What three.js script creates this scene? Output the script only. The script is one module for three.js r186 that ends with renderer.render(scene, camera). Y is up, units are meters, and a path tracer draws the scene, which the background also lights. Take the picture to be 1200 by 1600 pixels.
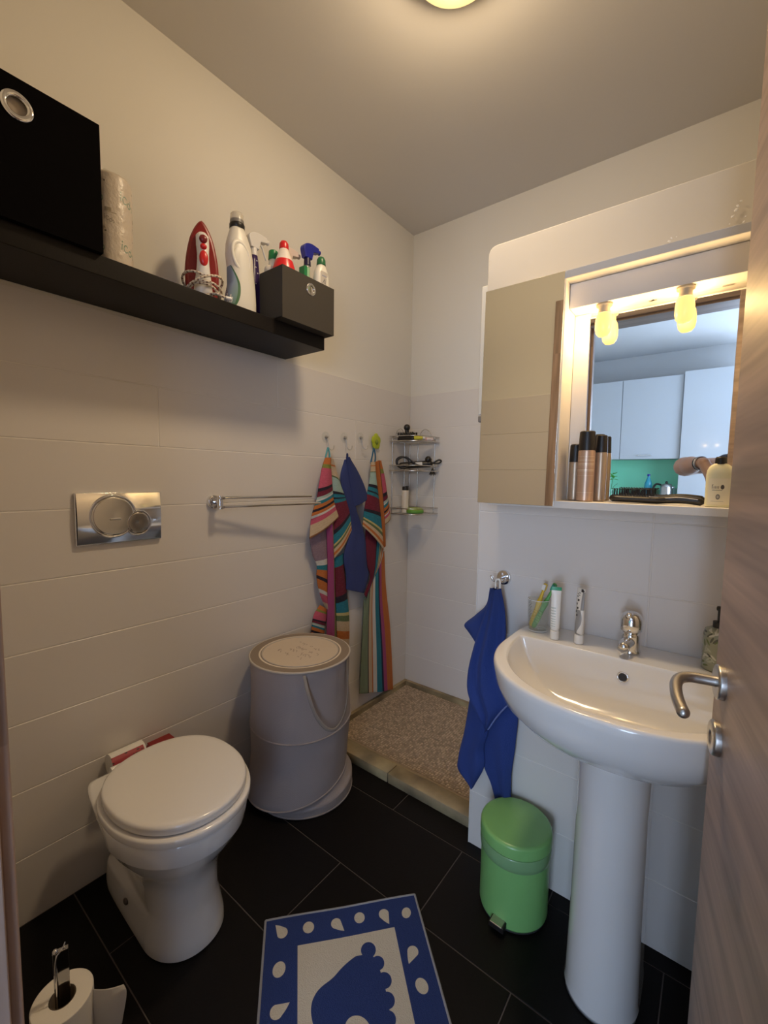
import * as THREE from 'three';
import { RoundedBoxGeometry } from 'three/addons/geometries/RoundedBoxGeometry.js';
import { mergeGeometries, mergeVertices, toCreasedNormals } from 'three/addons/utils/BufferGeometryUtils.js';
import { MarchingCubes } from 'three/addons/objects/MarchingCubes.js';
import { RectAreaLightUniformsLib } from 'three/addons/lights/RectAreaLightUniformsLib.js';

// ------------------------------------------------------------------ camera, sky, lights, exposure
const scene = new THREE.Scene();
const FOCAL = 675.15, EYE = new THREE.Vector3(1.515, 1.309, 0);
const camera = new THREE.PerspectiveCamera(2 * Math.atan(800 / FOCAL) * 180 / Math.PI, 0.75, 0.02, 60);
camera.position.copy(EYE);
camera.rotation.set(-0.080034, 0.659458, 0.015962, 'YXZ');
camera.updateMatrixWorld(true);
scene.add(camera);
scene.background = new THREE.Color().setRGB(0.9, 1.6, 3.2);
const renderer = new THREE.WebGLRenderer({ antialias: true });
renderer.toneMapping = THREE.LinearToneMapping;
renderer.toneMappingExposure = 1.0;
renderer.shadowMap.enabled = true;
RectAreaLightUniformsLib.init();
const DAY = { color: [0.70, 0.85, 1.06], side: 5.6, back: 9.8 }, LAMP = { color: [1, 0.76, 0.48], point: 1.2, down: 2.5 }, BULB = { color: [1, 0.64, 0.27], power: 0.115 };
// daylight through the kitchen window and the added glazed door out of view
for (const [power, w, h, at, to] of [[DAY.side, 1.6, 1.3, [2.57, 1.57, 1.75], [-5, 1.57, 1.75]], [DAY.back, 0.9, 2.1, [2.12, 1.15, 3.40], [2.12, 1.15, 0]]]) {
  const l = new THREE.RectAreaLight(new THREE.Color().setRGB(...DAY.color), power, w, h); l.position.set(...at); l.lookAt(...to); l.name = 'window_daylight'; scene.add(l);
}

// ------------------------------------------------------------------ helpers
const V = (x, y, z) => new THREE.Vector3(x, y, z);
let seed = 7;
const rnd = () => { seed = (seed * 1664525 + 1013904223) >>> 0; return seed / 4294967296; };
const rr = (a, b) => a + (b - a) * rnd();
// a pixel of the 1200x1600 frame turned into the point where its ray meets a plane of the room
const ray = (px, py) => V(px - 600, 800 - py, -FOCAL).applyQuaternion(camera.quaternion);
const atX = (px, py, x) => { const d = ray(px, py); return EYE.clone().addScaledVector(d, (x - EYE.x) / d.x); };
const atY = (px, py, y) => { const d = ray(px, py); return EYE.clone().addScaledVector(d, (y - EYE.y) / d.y); };
const atZ = (px, py, z) => { const d = ray(px, py); return EYE.clone().addScaledVector(d, (z - EYE.z) / d.z); };

const taken = {};
function numbered(name) { const n = taken[name] = (taken[name] ?? -1) + 1; return n ? name + '_' + String(n).padStart(3, '0') : name; }
function tag(o, label, category, group) { o.userData.label = label; o.userData.category = category; if (group) o.userData.group = group; return o; }
function thing(name, label, category, pos = [0, 0, 0], group, turn = 0) {
  const o = new THREE.Group(); o.name = numbered(name); o.position.set(...pos); o.rotation.y = turn; scene.add(o);
  return tag(o, label, category, group);
}
function struct(name, pos = [0, 0, 0]) { const o = new THREE.Group(); o.name = numbered(name); o.position.set(...pos); o.userData.kind = 'structure'; scene.add(o); return o; }
function part(parent, name, geo, mat, label) {
  const m = new THREE.Mesh(Array.isArray(geo) ? merge(geo) : geo, mat); m.name = name; m.castShadow = m.receiveShadow = true;
  if (label) m.userData.label = label;
  parent.add(m); return m;
}
function merge(list) {
  const gs = list.map((g) => { g = g.index ? g.toNonIndexed() : g; for (const k of Object.keys(g.attributes)) if (!['position', 'normal', 'uv'].includes(k)) g.deleteAttribute(k);
    if (!g.attributes.uv) g.setAttribute('uv', new THREE.BufferAttribute(new Float32Array(g.attributes.position.count * 2), 2)); return g; });
  return mergeGeometries(gs);
}
const mv = (g, x = 0, y = 0, z = 0) => g.translate(x, y, z);
const box = (w, h, d, x = 0, y = 0, z = 0) => new THREE.BoxGeometry(w, h, d).translate(x, y, z);
const span = (x0, x1, y0, y1, z0, z1) => box(x1 - x0, y1 - y0, z1 - z0, (x0 + x1) / 2, (y0 + y1) / 2, (z0 + z1) / 2);
const rbox = (w, h, d, r, x = 0, y = 0, z = 0, s = 2) => new RoundedBoxGeometry(w, h, d, s, r).translate(x, y, z);
const rspan = (x0, x1, y0, y1, z0, z1, r) => rbox(x1 - x0, y1 - y0, z1 - z0, r, (x0 + x1) / 2, (y0 + y1) / 2, (z0 + z1) / 2);
const lathe = (pts, n = 40) => new THREE.LatheGeometry(pts.map((p) => new THREE.Vector2(p[0], p[1])), n);
const cyl = (r0, r1, h, n = 28) => new THREE.CylinderGeometry(r1, r0, h, n);
const tube = (pts, r, n = 40, k = 8, closed = false) => new THREE.TubeGeometry(new THREE.CatmullRomCurve3(pts.map((p) => p.isVector3 ? p : V(...p)), closed), n, r, k, closed);
function rod(a, b, r, k = 8) { const d = b.clone().sub(a), g = new THREE.CylinderGeometry(r, r, d.length(), k); g.applyQuaternion(new THREE.Quaternion().setFromUnitVectors(V(0, 1, 0), d.clone().normalize())); return g.translate(...a.clone().add(b).multiplyScalar(0.5).toArray()); }
const ball = (r, x = 0, y = 0, z = 0, n = 16) => new THREE.SphereGeometry(r, n, Math.round(n * 0.7)).translate(x, y, z);
const off = (p, o) => p.clone().sub(V(...o));
function uvm(g, k = 1) {   // uv in metres by the dominant axis of the normal
  g = g.index ? g.toNonIndexed() : g; const p = g.attributes.position, n = g.attributes.normal, uv = new Float32Array(p.count * 2);
  for (let i = 0; i < p.count; i++) {
    const ax = Math.abs(n.getX(i)), ay = Math.abs(n.getY(i)), az = Math.abs(n.getZ(i)), x = p.getX(i), y = p.getY(i), z = p.getZ(i);
    const q = ay >= ax && ay >= az ? [x, z] : ax >= az ? [z, y] : [x, y]; uv[2 * i] = q[0] * k; uv[2 * i + 1] = q[1] * k;
  }
  g.setAttribute('uv', new THREE.BufferAttribute(uv, 2)); return g;
}
function loft(rings, cap0 = true, cap1 = true, closed = true) {
  const N = rings[0].length, pos = [], idx = [], uv = [];
  rings.forEach((r, j) => r.forEach((p, i) => { pos.push(p.x, p.y, p.z); uv.push(i / N, j / (rings.length - 1)); }));
  for (let j = 0; j + 1 < rings.length; j++) for (let i = 0; i < (closed ? N : N - 1); i++) { const a = j * N + i, b = j * N + (i + 1) % N; idx.push(a, b, a + N, b, b + N, a + N); }
  const cap = (j, flip) => { const c = V(0, 0, 0); rings[j].forEach((p) => c.add(p)); c.multiplyScalar(1 / N); const k = pos.length / 3; pos.push(c.x, c.y, c.z); uv.push(0.5, 0.5);
    for (let i = 0; i < N; i++) { const a = j * N + i, b = j * N + (i + 1) % N; flip ? idx.push(k, b, a) : idx.push(k, a, b); } };
  if (cap0) cap(0, true); if (cap1) cap(rings.length - 1, false);
  const g = new THREE.BufferGeometry(); g.setAttribute('position', new THREE.Float32BufferAttribute(pos, 3)); g.setAttribute('uv', new THREE.Float32BufferAttribute(uv, 2)); g.setIndex(idx); g.computeVertexNormals(); return g;
}
const uvH = (g, h) => { const p = g.attributes.position, uv = g.attributes.uv; for (let i = 0; i < p.count; i++) uv.setY(i, p.getY(i) / h); return g; };
const creased = (g, a = 0.6) => toCreasedNormals(g, a);
function resample(list, n) {   // n + 1 points along a smooth line through a list of points
  const c = new THREE.CatmullRomCurve3(list, false, 'centripetal'); return Array.from({ length: n + 1 }, (_, i) => c.getPoint(i / n));
}
// a piece of cloth with a real thickness between two hanging edges; it bulges and folds along out
function cloth(L, R, { out = V(1, 0, 0), bulge = 0.012, folds = 0, amp = 0.003, ph = 0, th = 0.003, across = false, nu = 16, nv = 40 } = {}) {
  const l = resample(L, nv), r = resample(R, nv), front = [], back = [];
  for (let j = 0; j <= nv; j++) { for (let i = 0; i <= nu; i++) {
    const u = i / nu, v = j / nv, p = l[j].clone().lerp(r[j], u), d = bulge * Math.sin(Math.PI * u) + amp * Math.sin(2 * Math.PI * (folds * u + 0.15 * Math.sin(3 * v + ph)) + ph) * Math.min(1, 0.3 + 2 * v);
    front.push(p.clone().addScaledVector(out, d + th)); back.push(p.addScaledVector(out, d - 0.0005));
  } }
  const pos = [], uv = [], idx = [], W = nu + 1, B = front.length;
  for (const s of [front, back]) s.forEach((p, k) => { pos.push(p.x, p.y, p.z); const u = (k % W) / nu, v = Math.floor(k / W) / nv; across ? uv.push(v, 1 - u) : uv.push(u, 1 - v); });
  for (let j = 0; j < nv; j++) for (let i = 0; i < nu; i++) { const a = j * W + i; idx.push(a, a + W, a + 1, a + 1, a + W, a + W + 1); idx.push(B + a, B + a + 1, B + a + W, B + a + 1, B + a + W + 1, B + a + W); }
  for (let j = 0; j < nv; j++) for (const i of [0, nu]) { const a = j * W + i, b = a + W; i ? idx.push(a, b, B + a, b, B + b, B + a) : idx.push(a, B + a, b, b, B + a, B + b); }
  for (let i = 0; i < nu; i++) for (const j of [0, nv]) { const a = j * W + i, b = a + 1; j ? idx.push(a, B + a, b, b, B + a, B + b) : idx.push(a, b, B + a, b, B + b, B + a); }
  const g = new THREE.BufferGeometry(); g.setAttribute('position', new THREE.Float32BufferAttribute(pos, 3)); g.setAttribute('uv', new THREE.Float32BufferAttribute(uv, 2)); g.setIndex(idx); g.computeVertexNormals(); return g;
}

// ------------------------------------------------------------------ textures and materials
const hash = (x, y, s) => { let h = (x * 374761393 + y * 668265263 + s * 2147483647) | 0; h = Math.imul(h ^ (h >>> 13), 1274126177); return ((h ^ (h >>> 16)) >>> 0) / 4294967296; };
function vnoise(x, y, per, s) { const xi = Math.floor(x), yi = Math.floor(y), f = x - xi, g = y - yi, u = f * f * (3 - 2 * f), v = g * g * (3 - 2 * g), m = (a) => ((a % per) + per) % per;
  const a = hash(m(xi), m(yi), s), b = hash(m(xi + 1), m(yi), s), c = hash(m(xi), m(yi + 1), s), d = hash(m(xi + 1), m(yi + 1), s); return a + (b - a) * u + (c - a) * v + (a - b - c + d) * u * v; }
function dataTex(n, fn, srgb) {   // fn(u, v) gives 0..1 numbers or [r, g, b]
  const d = new Uint8Array(n * n * 4);
  for (let y = 0; y < n; y++) for (let x = 0; x < n; x++) { let c = fn(x / n, y / n); if (!Array.isArray(c)) c = [c, c, c]; for (let k = 0; k < 3; k++) d[(y * n + x) * 4 + k] = Math.max(0, Math.min(255, c[k] * 255)); d[(y * n + x) * 4 + 3] = 255; }
  const t = new THREE.DataTexture(d, n, n); t.wrapS = t.wrapT = THREE.RepeatWrapping; t.magFilter = THREE.LinearFilter; t.minFilter = THREE.LinearFilter; if (srgb) t.colorSpace = THREE.SRGBColorSpace; t.needsUpdate = true; return t;
}
function drawn(w, h, draw) { const c = document.createElement('canvas'); c.width = w; c.height = h; draw(c.getContext('2d'), w, h); const t = new THREE.CanvasTexture(c); t.colorSpace = THREE.SRGBColorSpace; t.magFilter = THREE.LinearFilter; return t; }
const rep = (t, a, b = a) => { const c = t.clone(); c.repeat.set(a, b); c.wrapS = c.wrapT = THREE.RepeatWrapping; c.needsUpdate = true; return c; };
const fbm = (u, v, f, s, o = 4) => { let t = 0, a = 0.5; for (let i = 0; i < o; i++) { t += a * vnoise(u * f, v * f, f, s + i); f *= 2; a *= 0.5; } return t / (1 - Math.pow(0.5, o)); };
const plasterT = dataTex(256, (u, v) => fbm(u, v, 8, 3, 5)), fineT = dataTex(256, (u, v) => 0.5 * fbm(u, v, 64, 5, 2) + 0.5 * rnd());
const weaveT = dataTex(128, (u, v) => 0.5 + 0.25 * Math.sin(u * 2 * Math.PI * 32) * Math.sign(Math.sin(v * 2 * Math.PI * 16)) + 0.25 * Math.sin(v * 2 * Math.PI * 32));
const terryT = dataTex(256, (u, v) => 0.4 * vnoise(u * 128, v * 128, 128, 9) + 0.4 * rnd() + 0.2 * vnoise(u * 32, v * 32, 32, 4));
const woodT = dataTex(512, (u, v) => {   // grain runs along u
  const w = 0.5 * vnoise(u * 3, v * 40, 120, 2) + 0.3 * vnoise(u * 6, v * 110, 120, 6) + 0.2 * vnoise(u * 12, v * 256, 256, 8), q = 0.80 + 0.32 * (w - 0.5);
  return [0.76 * q, 0.66 * q, 0.605 * q];
}, true);
const woodUpT = dataTex(512, (u, v) => { const w = 0.5 * vnoise(v * 3, u * 40, 120, 2) + 0.3 * vnoise(v * 6, u * 110, 120, 6) + 0.2 * vnoise(v * 12, u * 256, 256, 8), q = 0.80 + 0.4 * (w - 0.5); return [0.82 * q, 0.70 * q, 0.63 * q]; }, true);
const stoneT = dataTex(256, (u, v) => { const w = fbm(u, v, 6, 11, 5), k = fbm(u, v, 3, 31, 3), q = 0.78 + 0.5 * (w - 0.5); return [0.72 * q, (0.615 + 0.05 * k) * q, 0.50 * q]; }, true);
const M = (color, roughness = 0.5, o = {}) => { const { physical, ...r } = o; const C = new THREE.Color(); Array.isArray(color) ? C.setRGB(...color) : C.set(color); return new (physical ? THREE.MeshPhysicalMaterial : THREE.MeshStandardMaterial)({ color: C, roughness, ...r }); };
const P = (c, r, o = {}) => M(c, r, { physical: true, ...o });
const mat = {
  paint: M([0.745, 0.715, 0.655], 0.85, { bumpMap: rep(plasterT, 3), bumpScale: 0.0012 }),
  cream: M([0.54, 0.50, 0.44], 0.8, { bumpMap: rep(plasterT, 3), bumpScale: 0.0012 }),  // partition paint, darkened in colour to offset the near ceiling lamp's light
  ceil: M([0.70, 0.67, 0.63], 0.9, { bumpMap: rep(plasterT, 2), bumpScale: 0.001 }),
  grout: M([0.78, 0.74, 0.69], 0.9),
  tile: [0, 1, 2].map((k) => P([0.695 + 0.006 * k, 0.655 + 0.006 * k, 0.618 + 0.006 * k], 0.33, { bumpMap: rep(plasterT, 2), bumpScale: 0.0003 })),
  black: [0, 1, 2].map((k) => P([0.0035 + 0.0008 * k, 0.0027 + 0.0008 * k, 0.003 + 0.0008 * k], 0.45, { specularIntensity: 0.35, bumpMap: rep(fineT, 4), bumpScale: 0.0004 })),
  fgrout: M([0.11, 0.095, 0.09], 0.9),
  ceramic: P([0.78, 0.77, 0.76], 0.12, { clearcoat: 0.6, clearcoatRoughness: 0.05 }),
  seat: P([0.77, 0.75, 0.73], 0.18, { clearcoat: 0.4, clearcoatRoughness: 0.1 }),
  chrome: M([0.78, 0.78, 0.79], 0.07, { metalness: 1 }),
  satin: M([0.52, 0.50, 0.48], 0.3, { metalness: 1 }),
  wire: M([0.62, 0.60, 0.57], 0.22, { metalness: 1 }),
  mirror: M([0.90, 0.92, 0.91], 0.008, { metalness: 1 }),
  melamine: M([0.75, 0.72, 0.68], 0.5), edge: M([0.55, 0.54, 0.54], 0.45),
  wood: M([1, 1, 1], 0.42, { map: woodT, bumpMap: woodT, bumpScale: 0.0004 }), woodUp: M([1, 1, 1], 0.45, { map: woodUpT, bumpMap: woodUpT, bumpScale: 0.0004 }),
  stone: M([1, 1, 1], 0.6, { map: stoneT, bumpMap: stoneT, bumpScale: 0.001 }),
  shelf: P([0.009, 0.007, 0.0065], 0.42, { specularIntensity: 0.35, bumpMap: rep(fineT, 6), bumpScale: 0.0002 }),
  blackbox: P([0.003, 0.0025, 0.003], 0.9, { specularIntensity: 0.1, bumpMap: rep(weaveT, 16), bumpScale: 0.0003 }),
  greybox: P([0.06, 0.052, 0.042], 0.8, { specularIntensity: 0.3, bumpMap: rep(weaveT, 14), bumpScale: 0.0004 }),
  white: P([0.78, 0.76, 0.72], 0.35), matte: M([0.8, 0.78, 0.74], 0.7), dark: M([0.012, 0.010, 0.010], 0.4), rubber: M([0.02, 0.02, 0.02], 0.8),
  glass: P([1, 1, 1], 0.03, { transmission: 1, thickness: 0, ior: 1.45 }), clear: P([0.95, 0.96, 0.95], 0.08, { transmission: 0.95, thickness: 0, ior: 1.45 }),
  red: P([0.24, 0.011, 0.012], 0.3), brightred: P([0.62, 0.015, 0.02], 0.3), green: P([0.01, 0.20, 0.06], 0.35), blue: P([0.015, 0.02, 0.28], 0.3), navy: P([0.012, 0.008, 0.05], 0.35), pinkish: P([0.72, 0.58, 0.52], 0.4),
  bin: P([0.20, 0.46, 0.15], 0.32, { clearcoat: 0.3, clearcoatRoughness: 0.3 }),
  paper: M([0.80, 0.76, 0.69], 0.95, { bumpMap: rep(fineT, 3), bumpScale: 0.0003 }), card: M([0.25, 0.19, 0.13], 0.9),
  hamper: M([0.40, 0.35, 0.345], 0.95, { bumpMap: rep(weaveT, 8), bumpScale: 0.0006 }), strap: M([0.33, 0.295, 0.27], 0.9, { bumpMap: rep(weaveT, 4), bumpScale: 0.0004 }), trim: M([0.52, 0.47, 0.42], 0.9, { bumpMap: rep(weaveT, 4), bumpScale: 0.0004 }),
  terry: M([0.028, 0.062, 0.27], 1, { bumpMap: rep(terryT, 2), bumpScale: 0.003 }), terryDark: M([0.04, 0.058, 0.20], 1, { bumpMap: rep(terryT, 2), bumpScale: 0.003 }),
};

// ------------------------------------------------------------------ the room
const ROOM = { x1: 1.80, z0: -2.2, z1: -0.10, h: 2.733, tileTop: 1.80 };
const tileGeo = {};
function tileShape(w, h, t, c) {   // a tile lying in the xy plane, its face at z = 0 with a small bevel
  const key = [w, h, t, c].map((x) => x.toFixed(4)).join();
  return tileGeo[key] ??= (() => {
    const a = [[0, 0], [w, 0], [w, h], [0, h]], b = [[c, c], [w - c, c], [w - c, h - c], [c, h - c]], pos = [];
    const q = (p, r, s, u) => { for (const k of [p, r, s, p, s, u]) pos.push(...k); };
    for (let i = 0; i < 4; i++) { const j = (i + 1) % 4, A = [...a[i], -t], B = [...a[j], -t], C = [...a[j], -c], D = [...a[i], -c], E1 = [...b[j], 0], F = [...b[i], 0]; q(A, B, C, D); q(D, C, E1, F); }
    q([...b[0], 0], [...b[1], 0], [...b[2], 0], [...b[3], 0]);
    const g = new THREE.BufferGeometry(); g.setAttribute('position', new THREE.Float32BufferAttribute(pos, 3)); g.computeVertexNormals(); return uvm(g, 1);
  })();
}
// rows of tiles on a wall: place(u, y) gives the lower left corner, turn the facing; joints(row) lists where the tiles of a row start and end
function tileWall(wall, rows, joints, place, turn, h = 0.2, gap = 0.0024, mats = mat.tile) {
  for (let r = 0; r < rows; r++) { const js = joints(r); for (let k = 0; k + 1 < js.length; k++) {
    const m = part(wall, 'tile', tileShape(js[k + 1] - js[k] - gap, h - gap, 0.007, 0.0012), mats[(r * 2 + k * 5) % 3]);
    m.position.copy(place(js[k] + gap / 2, r * h + gap / 2)); m.rotation.y = turn;
  } }
}
const half = (r, end) => { const js = [0]; for (let x = r % 2 ? 0.5 : 1.0; x < end - 0.02; x += 1.0) js.push(x); js.push(end); return js; };

// floor: black 60 x 30 tiles in half bond, rows across the room
const floor = struct('floor');
part(floor, 'screed', uvm(span(-0.12, 1.9, -0.16, -0.0018, -1.62, 0.05)), mat.fgrout);
for (let r = 0; r < 5; r++) {
  const z1 = -0.105 - 0.3 * r, z0 = Math.max(z1 - 0.3, -1.42), s = r % 2 ? 0.276 : 0.572, js = [0.0]; for (let x = s - 0.6; x < 1.80; x += 0.6) if (x > 0.02) js.push(x); js.push(1.80);
  for (let k = 0; k + 1 < js.length; k++) { const m = part(floor, 'tile', tileShape(js[k + 1] - js[k] - 0.003, z1 - z0 - 0.003, 0.008, 0.001), mat.black[(r + k) % 3]); m.rotation.x = -Math.PI / 2; m.position.set(js[k] + 0.0015, 0, z1 - 0.0015); }
}
{ const m = part(floor, 'threshold', rspan(0.905, 1.655, -0.02, 0.004, -0.105, 0.05, 0.003), mat.satin); m.userData.label = 'metal threshold strip in the doorway'; }

const ceiling = struct('ceiling'); part(ceiling, 'plaster', uvm(span(-0.12, 1.92, 2.733, 2.86, -2.32, 0.05), 0.5), mat.ceil);

const wallLeft = struct('wall_left');
part(wallLeft, 'plaster', uvm(span(-0.12, -0.004, 0, 2.733, -2.32, 0.05), 0.5), mat.paint);
part(wallLeft, 'grout', span(-0.005, -0.0003, 0, 1.8, -2.2, -0.1), mat.grout);
// joints are measured from the back corner
tileWall(wallLeft, 9, (r) => [-2.1, ...(r === 8 ? [-1.0] : r === 7 ? [-1.5, -0.5] : [-0.55]), 0], (u, y) => V(0.0008, y, -2.2 - u), Math.PI / 2);

const wallBack = struct('wall_back');
part(wallBack, 'plaster', uvm(span(-0.12, 1.92, 0, 2.733, -2.32, -2.204), 0.5), mat.paint);
part(wallBack, 'grout', span(0, 1.8, 0, 1.8, -2.205, -2.2003), mat.grout);
tileWall(wallBack, 9, (r) => half(r + 1, 1.8), (u, y) => V(u, y, -2.1992), 0);

const wallRight = struct('wall_right');
part(wallRight, 'plaster', uvm(span(1.804, 1.92, 0, 2.733, -2.32, 0.05), 0.5), mat.paint);
part(wallRight, 'grout', span(1.8016, 1.805, 0, 1.8, -1.35, -0.1), mat.grout);
tileWall(wallRight, 9, (r) => half(r, 1.25), (u, y) => V(1.7992, y, -1.35 + u), -Math.PI / 2);

// the low wall that carries basin and mirror cabinet; the shower lies behind it
const partition = struct('wall_partition');
{
  const s = new THREE.Shape(); const x0 = 0.877, x1 = 1.804, h = 2.055, r = 0.03; s.moveTo(x0, 0); s.lineTo(x1, 0); s.lineTo(x1, h); s.lineTo(x0 + r, h); s.quadraticCurveTo(x0, h, x0, h - r); s.lineTo(x0, 0);
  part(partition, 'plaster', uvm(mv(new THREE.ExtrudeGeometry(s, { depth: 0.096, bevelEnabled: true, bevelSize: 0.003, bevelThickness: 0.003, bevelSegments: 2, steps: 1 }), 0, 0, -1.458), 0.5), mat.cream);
  part(partition, 'grout', span(0.876, 1.80, 0, 1.8, -1.3585, -1.3559), mat.grout);
  tileWall(partition, 9, () => [0.875, 1.38, 1.80], (u, y) => V(u, y, -1.3548), 0);
  part(partition, 'corner_trim', rspan(0.8735, 0.8765, 0, 1.8, -1.4, -1.3535, 0.001), mat.white);
  // paint that has flaked and blistered above the mirror lamp
  const flake = (px, py, s) => { const p = atZ(px, py, -1.3535), g = new THREE.IcosahedronGeometry(s, 1), a = g.attributes.position; for (let i = 0; i < a.count; i++) { const k = 0.7 + 0.6 * hash(Math.round(a.getX(i) * 9e4), Math.round(a.getY(i) * 9e4), 3); a.setXYZ(i, a.getX(i) * k, a.getY(i) * k * 0.6, a.getZ(i) * 0.25); } g.rotateZ(rr(-1, 1)); g.computeVertexNormals(); part(partition, 'paint_blister', mv(g, p.x, p.y, p.z), mat.seat); };
  for (const [x, y, s] of [[1046, 377, 0.004], [1049, 372, 0.003], [1057, 370, 0.002], [1145, 338, 0.004], [1150, 328, 0.005], [1153, 322, 0.004], [1158, 314, 0.003], [1162, 347, 0.003], [1155, 352, 0.003], [1165, 338, 0.002], [1140, 350, 0.002]]) flake(x, y, s);
}

// the wall with the doorway the photograph is taken from
const wallFront = struct('wall_front');
part(wallFront, 'plaster', [uvm(span(-1.12, 0.885, 0, 2.86, -0.096, 0.05), 0.5), uvm(span(1.68, 2.72, 0, 2.86, -0.096, 0.05), 0.5), uvm(span(0.885, 1.68, 2.115, 2.86, -0.096, 0.05), 0.5)], mat.paint);
part(wallFront, 'grout', span(0, 0.88, 0, 1.8, -0.0984, -0.095), mat.grout);
tileWall(wallFront, 9, () => [-0.85, 0], (u, y) => V(-u, y, -0.1008), Math.PI);
const trim = struct('trim_1');
part(trim, 'jamb', uvm(merge([rspan(0.885, 0.907, 0, 2.115, -0.098, 0.052, 0.002), rspan(0.905, 0.92, 0, 2.1, -0.045, -0.03, 0.002)])), mat.woodUp);
part(trim, 'jamb', uvm(rspan(1.655, 1.68, 0, 2.115, -0.098, 0.052, 0.002)), mat.woodUp);
part(trim, 'head', uvm(rspan(0.885, 1.68, 2.095, 2.117, -0.098, 0.052, 0.002)), mat.wood);
for (const [z0, z1] of [[-0.112, -0.098], [0.052, 0.066]]) {
  part(trim, 'architrave', uvm(rspan(0.785, 0.895, 0, 2.27, z0, z1, 0.004)), mat.woodUp);
  part(trim, 'architrave', uvm(rspan(1.67, 1.76, 0, 2.27, z0, z1, 0.004)), mat.woodUp);
  part(trim, 'architrave', uvm(rspan(0.895, 1.67, 2.105, 2.27, z0, z1, 0.004)), mat.wood);
}

// the door leaf stands open at the right
const door = struct('door_1', [1.66, 0, -0.115]);
{
  const len = 0.766; door.rotation.y = Math.atan2(0.755, -0.133);   // local +x runs along the leaf from hinge to free edge, local +z is the far face
  door.userData.label = 'pale wood-grain door leaf standing open';
  part(door, 'panel', uvm(rbox(len, 2.075, 0.04, 0.003, len / 2, 1.0425, 0.02)), mat.wood);
  const hx = len - 0.056, face = 0.0; // handle side is z = 0
  const h = new THREE.Group(); h.name = 'handle'; h.position.set(hx, 1.008, face); h.rotation.y = Math.PI; h.userData.label = 'satin metal lever handle on a round rosette'; door.add(h);
  part(h, 'rosette', mv(lathe([[0, 0.010], [0.023, 0.010], [0.0255, 0.0085], [0.0262, 0.006], [0.0262, 0]].reverse(), 40).rotateX(Math.PI / 2)), mat.satin);
  part(h, 'lever', [tube([[0, 0, 0.006], [0, 0, 0.03], [0.002, 0, 0.043], [0.011, -0.001, 0.055], [0.028, -0.003, 0.062], [0.06, -0.007, 0.065], [0.085, -0.010, 0.064], [0.104, -0.012, 0.062]], 0.0082, 50, 14), ball(0.0082, 0.104, -0.012, 0.062)], mat.satin);
  const l = new THREE.Group(); l.name = 'lock'; l.position.set(hx + 0.004, 0.918, face); l.rotation.y = Math.PI; door.add(l);
  part(l, 'escutcheon', lathe([[0.009, 0.006], [0.011, 0.010], [0.023, 0.010], [0.0255, 0.0085], [0.0262, 0.006], [0.0262, 0]].reverse(), 40).rotateX(Math.PI / 2), mat.satin);
  part(l, 'keyhole', lathe([[0, 0.006], [0.0095, 0.006]].reverse(), 24).rotateX(Math.PI / 2), mat.dark);
  for (const y of [0.25, 1.05, 1.85]) part(door, 'hinge', cyl(0.007, 0.007, 0.09, 14).translate(0, y, 0.004), mat.satin);
}

// shower: stone kerb, stone borders and a floor of tiny mosaic stones
const shower = struct('floor_shower');
part(shower, 'screed', span(-0.0, 1.8, -0.16, -0.006, -2.2, -1.62), mat.fgrout);
part(shower, 'bed', span(0, 1.8, -0.004, 0.001, -2.2, -1.44), M([0.36, 0.28, 0.2], 0.95));
for (const [a, b] of [[0.0, 0.46], [0.463, 0.872]]) part(shower, 'kerb', uvm(creased(rspan(a, b, -0.004, 0.042, -1.485, -1.412, 0.004), 0.8), 2), mat.stone);
part(shower, 'kerb', uvm(rspan(0.872, 1.8, -0.004, 0.042, -1.51, -1.455, 0.004), 2), mat.stone);
part(shower, 'border', uvm(rspan(0.001, 0.022, 0, 0.032, -2.199, -1.487, 0.003), 2), mat.stone);
part(shower, 'border', uvm(rspan(0.022, 1.8, 0, 0.032, -2.199, -2.178, 0.003), 2), mat.stone);
part(shower, 'border', uvm(rspan(0.022, 1.8, 0, 0.007, -1.53, -1.487, 0.002), 2), mat.stone);
{
  const pitch = 0.0122, nx = Math.floor(1.77 / pitch), nz = Math.floor(0.645 / pitch), g = new THREE.IcosahedronGeometry(0.0052, 1).scale(1, 0.45, 1), im = new THREE.InstancedMesh(g, M([1, 1, 1], 0.55), nx * nz), m = new THREE.Matrix4(), c = new THREE.Color();
  let n = 0; for (let i = 0; i < nx; i++) for (let k = 0; k < nz; k++) { m.makeRotationY(rr(0, 3)); const s = rr(0.9, 1.15); m.scale(V(s, rr(0.8, 1.3), s * rr(0.85, 1.1))); m.setPosition(0.028 + pitch * i + rr(-0.0012, 0.0012), 0.003, -2.172 + pitch * k + rr(-0.0012, 0.0012)); im.setMatrixAt(n, m); const q = rr(0.55, 1.15); im.setColorAt(n++, c.setRGB(0.58 * q, 0.45 * q, 0.33 * q)); }
  im.count = n; im.name = 'mosaic_stone'; im.userData.kind = 'stuff'; im.castShadow = im.receiveShadow = true; shower.add(im);
}

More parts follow.
